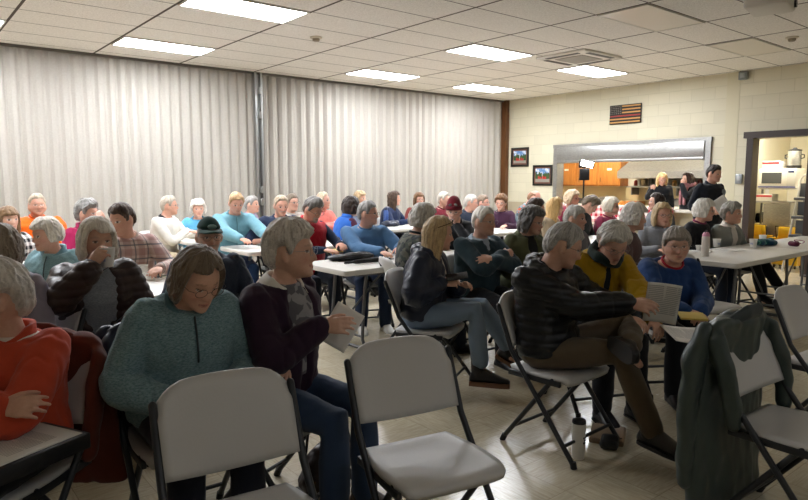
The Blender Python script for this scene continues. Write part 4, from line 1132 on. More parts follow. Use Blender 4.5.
P('man in the red vest',313,210,6.4,32,44,26,'grey-haired goateed man with glasses in a red fleece vest looking down',sex='m',hair=SHT('#77736e',c2='#3f3c39',t=.024,front_up=.4),beard=dict(c='#b9aea2',k='goatee',o=.9),glasses='#303030',top=dict(c='#b01526',name='vest',vest='#1e2940',collar='stand',e=.02),arms=dict(R=dict(p='table',w=('px',324,250,-.25)),L=dict(p='table',w=('px',340,244,-.10))),skin='#c4876b',w=1.12,fat=1.1,lean=10)
P('person in the salmon sweater',323,201,9,32,66,0,'fair short-haired person in a salmon pink sweater, arms folded',hair=SHT('#c9b59a',t=.012,front=.076),top=dict(c='#e07f74',name='sweater',collar='crew'),arms=dict(R='cross',L='cross'),skin='#dba08a',w=1.1)
P('woman in the blue vest',351,207,8.1,120,122,6,'dark-haired woman in a bright blue vest with plum sleeves',hair=BOB(DB,t=.028,hem=-.10),top=dict(c='#2a5fb0',name='vest',vest='#4a2438',collar='stand'),skin='#c48c70')
P('fair-haired person beside the blue vest',360,199,10.2,60,60,0,'fair-haired person half hidden behind the woman in the blue vest',hair=BOB('#b79d78'),top=dict(c='#7c8496',name='sweater'),skin='#d6a488')
P('man in the blue sweater',368,214,6.45,14,70,0,'grey-haired man with glasses in a blue crew sweater, head turned aside',sex='m',hair=SHT('#8d8a86',c2='#55524f',t=.018),glasses='#303030',top=dict(c='#4f749a',name='sweater',collar='crew',bulk=.012),arms=dict(R=dict(p='table',w=('px',380,252,-.34)),L=dict(p='table',w=('px',400,248,-.26))),skin='#b97f66',w=1.1,trousers='#22304a',shoes='#c9c6c0',lean=10,beard=dict(c='#8d8a86',k='mustache',o=.4))
P('woman in the navy sweater',394,199,10.8,64,90,0,'woman with long wavy brown hair in a navy sweater, profile',hair=LONG('#4f3a2a',c2='#2a1d15',hem=-.36,curl=.06,t=.024),top=dict(c='#1d2b4a',name='sweater',collar='crew',inner='#c7c9cf'),arms=dict(R='table',L='table'),skin='#cf987e',w=1.1)
P('woman in the rust sweater',419,200,11.1,18,26,0,'woman with brown bob in a rust sweater resting chin on hand',hair=BOB('#6e4c2c',c2='#3f2a18',hem=-.12,t=.022),top=dict(c='#6f2f2a',name='sweater',collar='crew'),arms=dict(R='table',L='chin'),glasses='#5a3a2a',skin='#d8a388')
P('grey-haired woman in the patterned top',423,219,5.4,112,118,8,'grey-bobbed woman in a dark patterned top, seen from behind',hair=BOB('#b5b1a8',c2='#726e66',t=.026,hem=-.08,curl=.04),top=dict(c='#2e3334',pat='floral',c2='#5a5a50',c3='#41463f',name='top',collar='crew'),skin='#c79478')
P('person in the maroon top',444,200,10.2,58,66,0,'grey-haired person in a maroon top behind the maroon knit hat',hair=SHT('#b8b2a6',t=.018),top=dict(c='#6e1d2a',name='sweater'),skin='#d5a088')
P('person in the maroon knit hat',454,211,7,-4,-6,14,'person with glasses in a maroon knit hat, chin on hand',hair=SHT('#3a2d26',t=.004,locks=0),cap=dict(k='beanie',c='#6b1422'),glasses='#2a2a2a',top=dict(c='#1b1c1f',name='jacket',collar='stand',inner='#4a4440'),arms=dict(R='table',L='chin'),skin='#cf9c84',lean=12,hunch=14)
P('man in the dark navy jacket',471,203,9.8,56,82,4,'white-haired man in a dark navy jacket close to the corner post',sex='m',hair=SHT('#bdb8b0',t=.016),top=dict(c='#1f2838',name='jacket',collar='polo'),glasses='#666666',skin='#d3947c')
P('person in pink beside the navy jacket',483,203,10.4,50,70,0,'pink-topped person with glasses partly hidden beside the man in the dark navy jacket',hair=SHT('#8d7a66',t=.018),top=dict(c='#c98d98',name='top'),glasses='#3a3a3a',skin='#d9a28c')
P('curly-haired woman in purple',501,203,10,-8,-14,6,'smiling woman with curly auburn hair in a plum sweater at a table',hair=PUF('#7d5a38',c2='#4a321d',t=.034,curl=.14),top=dict(c='#3f2338',name='sweater',collar='crew'),arms=dict(R='table',L='table'),glasses='#5a3a2a',skin='#d9a388')
P('man in the tropical shirt',534,198,9.9,60,88,26,'balding man in a colourful patterned shirt looking down',sex='m',hair=dict(k='bald',c='#9a7458',t=.012),top=dict(c='#7d8f94',pat='floral',c2='#b4583e',c3='#3f5a66',name='shirt',collar='polo'),skin='#cf8c74',w=1.05)
P('person in the tan jacket',536,210,7.2,84,100,4,'dark-haired person in a tan jacket behind the woman in the olive jacket',hair=SHT('#3f2d20',t=.022),top=dict(c='#7a5a38',name='jacket',collar='stand'),skin='#c58d70')
P('woman in the olive jacket',532,221,5.6,42,62,14,'woman with wavy dark grey hair and glasses in an olive jacket',hair=BOB('#5f5b57',c2='#2e2b29',t=.026,hem=-.115,curl=.08,front=.062),glasses='#6a6a6a',top=dict(c='#4f5238',name='jacket',inner='#17181b',open=(18,.55,10),collar='lapel'),skin='#b98a72',w=1.08)
P('blonde woman in cream',555,207,8.2,62,96,8,'woman with long straight blond hair in a cream top and navy vest',hair=LONG('#c9a873',c2='#96743f',hem=-.36,front=.07),top=dict(c='#b9a78c',name='top',collar='crew'),skin='#dba78c')
P('woman in the red blouse',572,199,9.4,42,64,0,'fair-haired woman with pink glasses in a dark red blouse below the lamp stand',hair=BOB('#c4ad8e',t=.028,curl=.06,hem=-.07),top=dict(c='#8a2f44',name='blouse',collar='polo'),glasses='#a05a6a',skin='#d69a82')
P('man in the grey button shirt',575,219,6.2,48,72,2,'grey-haired man in a grey shirt between the puffer jacket and the kitchen window',sex='m',hair=SHT('#b3afa8',c2='#77736d',t=.020,front=.060),top=dict(c='#6e6d70',name='shirt',collar='polo'),skin='#b98870')
P('person bowing their head',590,205,8.6,66,92,44,'brown and grey haired person bowing their head in a black jacket',hair=SHT('#7d6e5a',c2='#453a2d',t=.028,curl=.08),top=dict(c='#2a2b2e',name='jacket',collar='stand'),skin='#cf9a80')
P('woman in the raspberry sweater',611,207,8.8,58,80,0,'white-haired woman in a raspberry sweater in front of the checked cloth',hair=BOB('#d0c8b6',t=.030,hem=-.075),top=dict(c='#8f3552',name='sweater',collar='crew'),glasses='#777777',skin='#d39a80')
P('woman in the mauve fleece',634,218,6,86,98,4,'white-haired woman in a mauve grey fleece seen from the side',hair=BOB('#cfcac1',c2='#8c8780',t=.034,hem=-.07,curl=.06),top=dict(c='#5f4c4b',name='fleece',collar='fleece'),skin='#bd8d74',w=1.05)
P('woman with long dark hair',657,202,8.8,-40,-78,2,'woman with long dark brown hair facing away from the serving window',hair=LONG('#3a2a20',c2='#1d140f',hem=-.40),top=dict(c='#5e6268',name='sweater',collar='crew'),skin='#d29c82')
P('woman in the grey turtleneck',662,215,6.6,20,26,4,'blond-bobbed woman with glasses in a grey knit sweater, hand at chin',hair=BOB('#bfa77f',c2='#80694a',hem=-.13,t=.018,front=.066,part=8),glasses='#2c2622',top=dict(c='#83858a',pat='knit',name='sweater',collar='turtle'),arms=dict(R='table',L='chin'),skin='#cf987e')
P('woman in the black cardigan',704,211,7.3,64,92,4,'white-haired woman with glasses in a black cardigan at the table by the doorway',hair=BOB('#cfcac0',t=.032,hem=-.08,curl=.04),top=dict(c='#17181b',name='cardigan',collar='crew',collarc='#7d2a50'),glasses='#2a2a2a',skin='#cf947a')
P('woman in the grey cardigan',732,214,7.4,52,72,0,'curly grey-haired woman in a grey cardigan over a white turtleneck, legs crossed under the table',hair=PUF('#8f8c84',c2='#55524c',t=.030,curl=.14),top=dict(c='#7d7f7a',pat='heather',c2='#93958f',name='cardigan',inner='#d6d0c8',open=(20,.5,14),collar='turtle',collarc='#d6d0c8'),
  trousers='#15161a',shoes='#121214',legs=dict(long=False,R=dict(k=('px',756,266,-.05),a=('px',763,297,.05),f=(0,1,0)),L=dict(k=('px',763,262,.15),a=('px',779,287,.1),f=(-.1,1,-.25))),skin='#cb947a')
# ---- standing
sm=P('standing man in black',714,174,9,46,58,8,'standing man in a black quarter-zip with a chest badge holding white papers',sex='m',stand=True,hair=SHT('#2b221c',t=.018),top=dict(c='#151820',name='pullover',collar='stand',badge=(.78,33,'#8a9296')),arms=dict(R=dict(p='down',w=('px',709,207,-.18),pole=(.4,-1,-.3),h=(-.2,.8,-.5),n=(.9,.2,.2)),L='down'),trousers='#1a1c22',skin='#c4866a',lean=0,hunch=4,w=1.1)
P('blonde woman in the kitchen',662,179,11.9,2,16,26,'blonde woman in black standing in the kitchen behind the serving window',stand=True,hair=LONG('#d8bb88',c2='#a5834f',hem=-.36),top=dict(c='#17181c',name='sweater',collar='crew'),arms=dict(R=dict(p='chin',w=('px',652,191,-.2)),L='down'),skin='#d29a80',lean=0,hunch=4)
P('brunette woman in the kitchen',688,179,11.6,-50,-72,6,'brunette woman in the kitchen with a pink scarf, hand to her face',stand=True,hair=LONG('#3f2a20',c2='#20140f',hem=-.40,curl=.05),top=dict(c='#1a1b20',name='sweater',collar='crew',scarf='#94666a',scarfpat='heather',scarflong=True),arms=dict(R='down',L=dict(p='chin',w=('px',682,185,-.12))),skin='#d29a80',lean=0,hunch=4)
# ------------------------------------------------------------------ empty chairs and coats
def rzof(fx,fy): return math.atan2(-fx,fy)
chair(-.42,-8.60,rzof(-.13,-.99),'empty white folding chair in front of the woman in the green fleece, nearest one','empty folding chairs')
chair(.30,-8.60,rzof(-.2,-.98),'empty white folding chair in the foreground with its whole seat showing','empty folding chairs')
chair(1.72,-9.34,rzof(-.05,-1),'empty white folding chair with a long dark coat over its back','empty folding chairs')
chair(2.98,-9.10,rzof(-.05,-1),'empty white folding chair cut by the right edge, behind the coat','empty folding chairs')
draped(1.72,-9.34,rzof(-.05,-1),'hanging_coat','long dark grey-green coat hung over the back of an empty folding chair','#39433f',.03,'shell',lining='#323a3b')
r=PEOPLE['woman in the orange fleece']; f=r['M']@V(0,1,0); q=r['org']+f*.07
draped(q[0],q[1],r['rz'],'hanging_jacket','rust red jacket hung on the chair of the woman in orange','#5e2a1c',.28,None,sleeve=())
r=PEOPLE['woman in the green fleece pullover']; f=r['M']@V(0,1,0); q=r['org']+f*.07
draped(q[0],q[1],r['rz'],'hanging_jacket','dark navy jacket hung behind the woman in the green fleece pullover','#141a30',.30,'shell')
q=at(706,280,5.35); chair(q[0],q[1],rzof(-.2,-1),'empty white folding chair between the blue sweatshirt and the right table','empty folding chairs')
r=PEOPLE['woman in the black cardigan']; f=r['M']@V(0,1,0); q=r['org']+f*.07
draped(q[0],q[1],r['rz'],'hanging_jacket','teal jacket over the chair of the woman in the black cardigan','#2f7f92',.40)
# ------------------------------------------------------------------ things in hands and on laps
def blk(name,label,cat,loc,rz,dims,mat,bev=.006,group=None,build=True):
    o=MB(); o.box((0,0,dims[2]/2),dims,None,bev); o=o.build(name,mat,None,'auto'); o.location=loc; o.rotation_euler=(0,0,rz); return tag(o,label,cat,group)
paper(at(341,327,2.80),RT*.86-UP*.5,RT*.42+UP*.86+FW*.2,'folded white paper in the hand of the woman in the purple jacket',.135,.185,.08,'blank')
paper(at(662,303,3.42),RT*.95-UP*.12-FW*.3,RT*.38+UP*.8-FW*.45,'printed sheet held out by the man in the black puffer jacket',.17,.23,.10)
lap=V(0,0,1)
p=atz(686,335,.62); paper(p,nrm(V(.75,-.66,-.10)),V(.5,.8,.12),'printed sheets on the lap of the woman in the yellow jacket',.216,.279,.06)
p=atz(692,317,.65); o=blk('notepad','yellow notepad under the hands of the woman in the blue sweatshirt','notepad',p,.6,(.20,.15,.012),plain('pad_yellow','#c9b25a',.7),.003)
ow=PEOPLE['woman in the orange fleece']
A=atz(66,443,.64); B=atz(-2,471,.64); C=atz(32,418,.64); xa=nrm(A-B); cen=(B+C)/2+xa*.01; r_=math.atan2(xa[1],xa[0])
cb=blk('folder','thick black folder on the lap of the woman in orange','folder',(cen[0],cen[1],.575),r_,(.33,.25,.055),plain('black_board','#17171a',.5),.006)
paper(V(cen[0],cen[1],.6315),xa,V(-xa[1],xa[0],0),'printed sheet lying on the black folder of the woman in orange',.29,.22,.0)
ph=blk('phone','dark smartphone in the hands of the woman in the navy rain jacket','phone',(0,0,0),0,(.15,.075,.009),plain('phone_black','#1b1d26',.2),.004)
c=at(457,277,4.36); X=nrm(RT*.95+UP*.12); Z=nrm(UP*.8-FW*.55); Y=np.cross(Z,X); Z=np.cross(X,Y)
ph.matrix_world=Matrix(((X[0],Y[0],Z[0],c[0]),(X[1],Y[1],Z[1],c[1]),(X[2],Y[2],Z[2],c[2]),(0,0,0,1)))
c=at(107,258,3.33)
k=cup(c[0],c[1],c[2]-.045,'white paper cup raised to the mouth of the woman in the brown puffer jacket',.095,.041)
# ------------------------------------------------------------------ on the tables
def ontab(u,v): p=atz(u,v,.737); return p
p=ontab(143,278); cup(p[0],p[1],.738,'tall white paper cup with blue print beside the man in the plaid shirt')
p=ontab(151,280); cup(p[0],p[1],.738,'short white paper cup beside the taller printed one, left tables',.055,.048,False)
for u,v,lab in ((716.5,247,'paper cup nearest the pink-topped bottle, right table'),(753,247,'paper cup before the folded green scarf, right table'),(762.5,242.5,'paper cup behind the green scarf, farthest on the right table')):
    p=ontab(u,v); cup(p[0],p[1],.738,lab,.085,.042)
p=ontab(699,250); cup(p[0],p[1],.738,'small low white cup left of the pink-topped bottle',.045,.036,False)
p=ontab(705,256); r=empty('bottle',(p[0],p[1],.738),0,'white insulated bottle with a pink top on the right table','bottle')
m=MB(); m.lathe((0,0,0),[(.034,0),(.037,.004),(.037,.185),(.034,.195)],24); m.build('bottle_body',plain('bottle_white','#cfc9c0',.4),r,'auto')
m=MB(); m.lathe((0,0,.195),[(.035,0),(.034,.018),(.027,.03),(.02,.04)],24); m.build('cap',plain('bottle_pink','#c98aa2',.45),r,'auto')
m=MB(); m.tube([(-.022,0,.225),(-.016,0,.25),(.016,0,.25),(.022,0,.225)],.006,8); m.build('handle',plain('bottle_dark','#3a3438',.5),r,'auto')
def flatpaper(u,v,rz,lab,kind='text',w=.216,h=.279):
    p=ontab(u,v); paper((p[0],p[1],.7395),V(math.cos(rz),math.sin(rz),0),V(-math.sin(rz),math.cos(rz),0),lab,w,h,0,kind)
flatpaper(697,251.5,.3,'loose sheet on the left end of the right table'); flatpaper(727,250,-.2,'loose sheet beside the cup on the right table')
flatpaper(252,246.5,.2,'sheet the man in the teal shirt is writing on'); flatpaper(392,255.5,.2,'sheet the man in the blue sweater is writing on')
flatpaper(47,293,.1,'sheet on the left table behind the woman at the left edge'); flatpaper(468,252,.3,'sheet on the table before the person in the knit hat')
flatpaper(300,246.0,.1,'sheet on the table before the man in the navy polo')
# black bag and umbrella
p=ontab(352,260); r=empty('bag',(p[0],p[1],.738),-.25,'black soft bag lying on the nearest middle table','bag')
m=MB()
for x,y,z,a,b,c in ((0,0,.03,.22,.10,.032),(.10,.02,.035,.13,.09,.036),(-.12,-.01,.03,.13,.08,.03),(.03,-.03,.05,.12,.05,.026)): m.ell((x,y,z),(a,b,c),18)
me=remesh(m,.007,3); co=getco(me); co+=getno(me)*(.007*wob(co,45,2))[:,None]; co[:,2]=np.maximum(co[:,2],.0); setco(me,co); link('bag_body',me,fabric('#131315','shell'),r)
m=MB(); m.tube([(-.20,-.05,.03),(-.10,-.10,.05),(.05,-.11,.06),(.18,-.07,.05)],.008,8); m.build('strap',plain('strap_black','#0e0e10',.5),r)
p=ontab(372,263); r=empty('umbrella',(p[0],p[1],.755),-.06,'folded black umbrella lying along the table edge in front of the bag','umbrella')
m=MB(); m.tube([(-.20,0,.004),(-.17,0,.006),(.05,0,.010),(.19,0,.006)],[.012,.020,.024,.014],12); m.build('canopy',fabric('#101013','shell'),r)
m=MB(); m.tube([(-.20,0,.004),(-.28,0,.003)],.012,10); m.build('handle',plain('umb_handle','#0c0c0d',.4),r)
m=MB(); m.tube([(.19,0,.006),(.24,0,.004)],.005,8); m.build('tip',plain('steel_tip','#8a8a8a',.3,.8),r)
p=ontab(343,251); blk('legal_pad','yellow legal pad behind the black bag on the middle table','notepad',(p[0],p[1],.738),.35,(.216,.30,.012),plain('legal_yellow','#d8cd7a',.7),.003)
# bottles on far tables
def flask(u,v,lab,c,cc,h=.24,r_=.034):
    p=ontab(u,v); r=empty('bottle',(p[0],p[1],.738),0,lab,'bottle')
    m=MB(); m.lathe((0,0,0),[(r_*.92,0),(r_,.006),(r_,h*.78),(r_*.6,h*.86)],20); m.build('bottle_body',plain('flask'+c,c,.2),r,'auto')
    m=MB(); m.lathe((0,0,h*.86),[(r_*.62,0),(r_*.62,h*.12),(r_*.4,h*.14)],16); m.build('cap',plain('flask'+cc,cc,.4),r,'auto')
flask(386,226,'blue water bottle on the far table by the woman in the navy sweater','#3d5a96','#2a3550',.30,.042)
flask(469,227,'red bottle standing left of the man with folded arms','#a02230','#5a1a20',.30,.045)
def heap(u,v,lab,name,cat,c,dims,seed=1,pat=None,rz=0,c2=None,c3=None,z0=.738):
    p=atz(u,v,z0); r_=random.Random(seed); m=MB()
    for i in range(7): m.ell((r_.uniform(-.5,.5)*dims[0],r_.uniform(-.4,.4)*dims[1],dims[2]*r_.uniform(.35,.55)),(dims[0]*.32,dims[1]*.35,dims[2]*.5),14)
    m.ell((0,0,dims[2]*.4),(dims[0]*.55,dims[1]*.5,dims[2]*.45),16)
    me=remesh(m,.008,3); co=getco(me); co+=getno(me)*(.010*wob(co,38,seed))[:,None]; co[:,2]=np.maximum(co[:,2],0); setco(me,co)
    o=link(name,me,fabric(c,pat,c2,c3)); o.location=(p[0],p[1],z0); o.rotation_euler=(0,0,rz); return tag(o,lab,cat)
heap(392,226.5,'dark navy jacket bundled on the table behind the man in the blue sweater','jacket','jacket','#161d30',(.22,.16,.10),3,'shell',z0=.738)
heap(766,245,'green and blue plaid scarf bundled on the right table','scarf','scarf','#1f5a48',(.34,.13,.07),5,'plaid',0,'#22386a','#5fa08a')
heap(793,246,'small maroon knitted bundle beside the green scarf','knitting','knitting','#5a2036',(.12,.10,.06),6,'knit')
p=ontab(799,245); m=MB(); m.tube([(p[0]+.06*math.cos(q),p[1]+.05*math.sin(q),.748+.05*abs(math.sin(q*.5))) for q in np.linspace(0,6.0,20)],.005,6); tag(m.build('yarn_loop',plain('yarn_pink','#8a4a66',.8)),'loop of pink yarn beside the maroon bundle','yarn')
# ------------------------------------------------------------------ on the floor
p=atz(578,458,0); r=empty('tumbler',(p[0],p[1],0),.3,'white tumbler with a dark lid standing on the floor','tumbler')
m=MB(); m.lathe((0,0,0),[(.030,0),(.033,.004),(.037,.19),(.036,.196)],28); m.build('tumbler_body',plain('tumbler_white','#d4d1ca',.35),r,'auto')
m=MB(); m.lathe((0,0,.196),[(.037,0),(.037,.010),(.033,.018)],28); m.build('lid',plain('lid_dark','#1d1d1f',.3),r,'auto')
m=MB()
for i in range(4):
    for j in range(3):
        if (i*3+j)%4!=1:
            a=-2.0+i*.16; m.box((math.cos(a)*.0366,math.sin(a)*.0366,.095+j*.014),(.004,.005,.010),rotz(a))
m.build('emblem',plain('emblem_dark','#3a3b40',.5),r,False)
p=atz(607,440,0); r=empty('pouch',(p[0],p[1],0),.5,'flat tan pouch with a black flap on the floor behind the tumbler','pouch')
m=MB(); m.box((.04,0,.018),(.24,.19,.036),None,.012); m.build('pouch_body',plain('tan_leather','#7a6650',.55,0,.5,.2,60),r,'auto')
m=MB(); m.box((-.09,-.02,.028),(.14,.10,.05),None,.02); m.build('flap',plain('flap_black','#121214',.5),r,'auto')
p=atz(328,486,0); r=empty('handbag',p,.3,'dark brown leather handbag on the floor beside the purple-jacketed woman','handbag')
m=MB(); m.ell((0,0,.11),(.15,.09,.12),18); m.ell((.04,0,.16),(.11,.07,.09),16); m.ell((-.05,0,.07),(.13,.09,.075),16)
me=remesh(m,.006,3); co=getco(me); co+=getno(me)*(.007*wob(co,40,4))[:,None]; co[:,2]=np.maximum(co[:,2],0); setco(me,co); link('bag_body',me,plain('brown_leather','#2c1c15',.45,0,.5,.3,70),r)
for s in (-1,1):
    m=MB(); m.tube([(-.10,s*.05,.18),(-.07,s*.06,.28),(0,s*.07,.33),(.08,s*.06,.28),(.11,s*.05,.20)],.007,8); m.build('strap',plain('strap_brown','#1d130f',.5),r)
# ------------------------------------------------------------------ on the walls
def picture(y,z,w,h,lab,seed):
    r=empty('framed_picture',(XR-.012,y,z),0,lab,'picture','framed pictures')
    m=MB(); t_=.045
    for a,b,c,d in ((0,h/2-t_/2,w,t_),(0,-h/2+t_/2,w,t_),(w/2-t_/2,0,t_,h-2*t_),(-w/2+t_/2,0,t_,h-2*t_)): m.box((0,a,b),(.03,c,d),None,.004)
    m.build('frame',plain('frame_black','#16130f',.35),r,'auto')
    m=MB(); m.box((.004,0,0),(.008,w-.08,h-.08)); m.build('mat_board',plain('mat_brown','#6b4638',.8),r,False)
    key='photo%d'%seed; t=NT(key); o=t.obj(); x,y_,z_=t.sep(o)
    n=t.noise(o,14,3); sky=t.mix(t.ramp(n,.45,(0,0,0,1),.65,(1,1,1,1)),srgb('#5f86b8'),srgb('#dfe4ea'))
    tr=t.math('LESS_THAN',z_,t.math('ADD',t.math('MULTIPLY',t.math('SUBTRACT',t.noise(o,16+seed*3,3),.5),.22),.05))
    base=t.mix(tr,sky,srgb('#3d5232')); gr=t.math('LESS_THAN',z_,-.075); base=t.mix(gr,base,srgb('#8d8a80'))
    t.l(base,t.b.inputs['Base Color']); t.b.inputs['Roughness'].default_value=.25
    m=MB(); m.box((-.003,0,0),(.006,w-.15,h-.15)); ph=m.build('photo',t.m,r,False)
    red=plain('picture_red','#a8261e',.4)
    for dy,l_,hh in ((.05,.11,.05),(-.07,.09,.04)):
        m=MB(); m.box((-.007,dy*(1 if seed==1 else -1),-.055),(.003,l_,hh)); m.box((-.007,dy*(1 if seed==1 else -1)+l_*.3,-.03),(.003,l_*.35,.035)); m.build('vehicle',red,ph,False)
    m=MB(); m.box((-.007,.0,.0),(.003,.012,.13)); m.build('mast',plain('picture_grey','#c8c8c8',.4),ph,False)
picture(-.83,1.99,.50,.42,'framed picture of red vehicles, the higher one nearest the corner',1)
picture(-1.47,1.585,.52,.44,'framed picture of red vehicles, the lower one beside the serving window',2)
r=empty('hanging_flag',(XR-.02,-3.41,2.725),0,'wooden flag with tan stripes, one red stripe and star field on the wall','flag')
m=MB(); m.box((0,0,0),(.03,.66,.36),None,.006); m.build('board',plain('flag_black','#17130f',.6),r,'auto')
for i in range(6):
    zz=.150-.0545*i*1.09
    x0=-.31; full=i>=3; y0,y1=(-.32,.32) if full else (-.32,.06)
    m=MB(); m.box((-.017,(y0+y1)/2,zz),(.006,y1-y0,.026)); m.build('stripe',plain('flag_red','#8e2a20',.5) if i==3 else plain('flag_tan','#b98a4c',.6,0,.5,.2,60),r,False)
m=MB()
starm=plain('flag_star','#8d877c',.6)
for i in range(5):
    for j in range(6):
        s=MB(); cy=.30-.042*j; cz=.155-.034*i; pts=[]
        for k in range(10):
            a=PI/2+k*PI/5; rr=.012 if k%2==0 else .005; pts.append((cy+rr*math.cos(a),cz+rr*math.sin(a)))
        s.prism(pts,0,-.0185,-.0150); s.build('star',starm,r,False)
r=empty('thermostat',(XR-.02,-5.555,1.50),0,'small grey switch box on the block wall left of the doorway','switch')
m=MB(); m.box((0,0,0),(.04,.11,.16),None,.01); m.build('case',plain('switch_grey','#8f9496',.4,.3),r,'auto'); m=MB(); m.box((-.022,0,.01),(.008,.05,.07),None,.003); m.build('cover',plain('switch_light','#b5b8b8',.4),r,'auto')
# ------------------------------------------------------------------ lamp on a stand
p=at(584,172,10.8); r=empty('light_stand',(p[0],p[1],0),-YAW,'black stand holding a phone and a bright white lamp before the serving window','lamp')
zt=p[2]; dk=plain('stand_black','#101012',.45)
m=MB(); m.tube([(0,0,.25),(0,0,zt-.12)],.013,10,False); m.build('pole',dk,r,'auto')
for k in range(3):
    a=k*2.094+.4; m=MB(); m.tube([(0,0,.55),(math.cos(a)*.42,math.sin(a)*.42,.012)],.010,8); m.build('leg',dk,r,'auto')
m=MB(); m.box((0,-.03,zt-.04),(.17,.025,.20),None,.01); m.build('phone_holder',dk,r,'auto')
m=MB(); m.box((.03,-.035,zt+.13),(.26,.04,.12),rotx(.25),.01); lm=m.build('lamp_head',dk,r,'auto')
m=MB(); m.box((.03,-.060,zt+.135),(.20,.01,.09),rotx(.25)@roty(.25)); m.build('lamp_panel',emit('lamp_white','#ffffff',45),lm,False)
m=MB(); m.tube([(0,0,zt-.12),(.01,.0,zt+.10)],.01,8); m.build('bracket',dk,r,'auto')
# ------------------------------------------------------------------ gingham cloth on the sill
t=NT('gingham'); o=t.obj(); x,y,z=t.sep(o); k=9.0
q=lambda v: t.math('LESS_THAN',t.math('FRACT',t.math('MULTIPLY',v,k)),.5)
f=t.math('MULTIPLY',t.math('ADD',q(y),q(z)),.5); t.l(t.mix(f,srgb('#e3d9d2'),srgb('#b01c34')),t.b.inputs['Base Color']); t.b.inputs['Roughness'].default_value=.85
m=MB(); n=60; F_=[];rows=[.992,.985,.90,.80,.70,.62]
vs=[];
for h in rows:
    for i in range(n):
        y=-4.55+i/(n-1)*2.65; vs.append((XR-.205-.02*math.sin(i*.9)*(1-(h-.6)/.4)-.012,y,h))
for i in range(n):
    y=-4.55+i/(n-1)*2.65; vs.append((XR-.10,y,.992))
fs=[]
for a in range(len(rows)-1):
    for i in range(n-1): fs.append((a*n+i,a*n+i+1,(a+1)*n+i+1,(a+1)*n+i))
for i in range(n-1): fs.append((len(rows)*n+i,len(rows)*n+i+1,i+1,i))
m.add(vs,fs); o=m.build('tablecloth',t.m,None,True); s=o.modifiers.new('s','SOLIDIFY'); s.thickness=.003
tag(o,'red and white checked cloth hanging over the serving counter','tablecloth')
# ------------------------------------------------------------------ kitchen
oak=NT('orange_oak'); o=oak.obj(); n=oak.noise(o,9,5,.6,(3,3,.4)); oak.l(oak.ramp(n,.3,srgb('#a4652a'),.7,srgb('#bf7f3c')),oak.b.inputs['Base Color']); oak.b.inputs['Roughness'].default_value=.4; oak=oak.m
XK=12.7
for i,lab in enumerate(('farthest left, at the kitchen corner','second from the kitchen corner','third from the kitchen corner','nearest the range hood')):
    y=.42-.62*i-.0; r=empty('wall_cabinet',(XK,y,1.34),0,'orange wood wall cabinet in the kitchen, '+lab,'cabinet','kitchen wall cabinets')
    m=MB(); m.box((-.17,0,.36),(.34,.61,.72)); m.build('carcass',oak,r,False)
    d=MB(); d.box((-.352,0,.36),(.022,.56,.66),None,.006); d=d.build('door',oak,r,'auto')
    m=MB(); m.tube([(-.372,.20,.10),(-.388,.20,.12),(-.388,.20,.18),(-.372,.20,.20)],.006,6); m.build('handle',plain('knob_dark','#4a3a2a',.4,.5),d)
    if i>0: m=MB(); m.box((-.365,-.02,.40),(.002,.12,.045)); m.build('label',plain('label_white','#e6e2d6',.7),d,False)
m=MB(); m.box((XK-.38,.62-.62-.05,1.52),(.003,.12,.26)); 
pr=m.build('paper_sheet',paper_mat('blank'),None,False); tag(pr,'white sheet taped to the kitchen wall cabinet behind the lamp','paper')
r=empty('range_hood',(XK,-3.2,1.52),0,'stainless range hood over the kitchen counter','hood')
m=MB(); m.prism([(0,0),(-.78,0),(-.80,.06),(-.80,.16),(-.30,.40),(0,.40)],1,-1.25,1.25); m.build('canopy',MC['stainless'],r,False)
m=MB(); m.box((-.79,0,.03),(.03,2.46,.05)); m.build('rim',MC['stainless'],r,False)
r=empty('shelf',(XK,-3.15,1.33),0,'stainless shelf of jars and pans under the range hood','shelf')
m=MB(); m.box((-.20,0,0),(.40,2.4,.035)); m.build('board',MC['stainless'],r,False)
for s in (-1,0,1): m=MB(); m.box((-.18,s*1.1,-.10),(.32,.03,.18)); m.build('bracket',plain('bracket_grey','#7d7d7b',.4,.6),r,False)
cols=['#b5433a','#c9b38a','#4e4a44','#8d8f92','#d8d2c4','#a07a3c','#5b4a3a','#b8b4aa','#7a2f28','#44423f','#cfc6b2','#8a8478']
for i in range(12):
    y=-2.08-.19*i; h=.10+.09*((i*7)%5)/4; rr=.04+.025*((i*5)%3)/2
    m=MB(); m.lathe((XK-.22,y,1.349),[(rr,0),(rr,h),(rr*.7,h+.015),(rr*.7,h+.03)],14)
    tag(m.build('jar',plain('jar'+cols[i],cols[i],.4),None,'auto'),'jar or pan on the shelf under the hood, %s from the serving window\'s far side'%['first','second','third','fourth','fifth','sixth','seventh','eighth','ninth','tenth','eleventh','twelfth'][i],'jar','jars on the kitchen shelf')
r=empty('kitchen_counter',(XK,-2.2,0),0,'long kitchen counter with a pale top under the cabinets','counter')
m=MB(); m.box((-.32,0,.43),(.6,5.9,.86)); m.build('base',oak,r,False); m=MB(); m.box((-.33,0,.88),(.66,5.95,.05),None,.01); m.build('worktop',plain('worktop','#d2ccbc',.35),r,'auto')
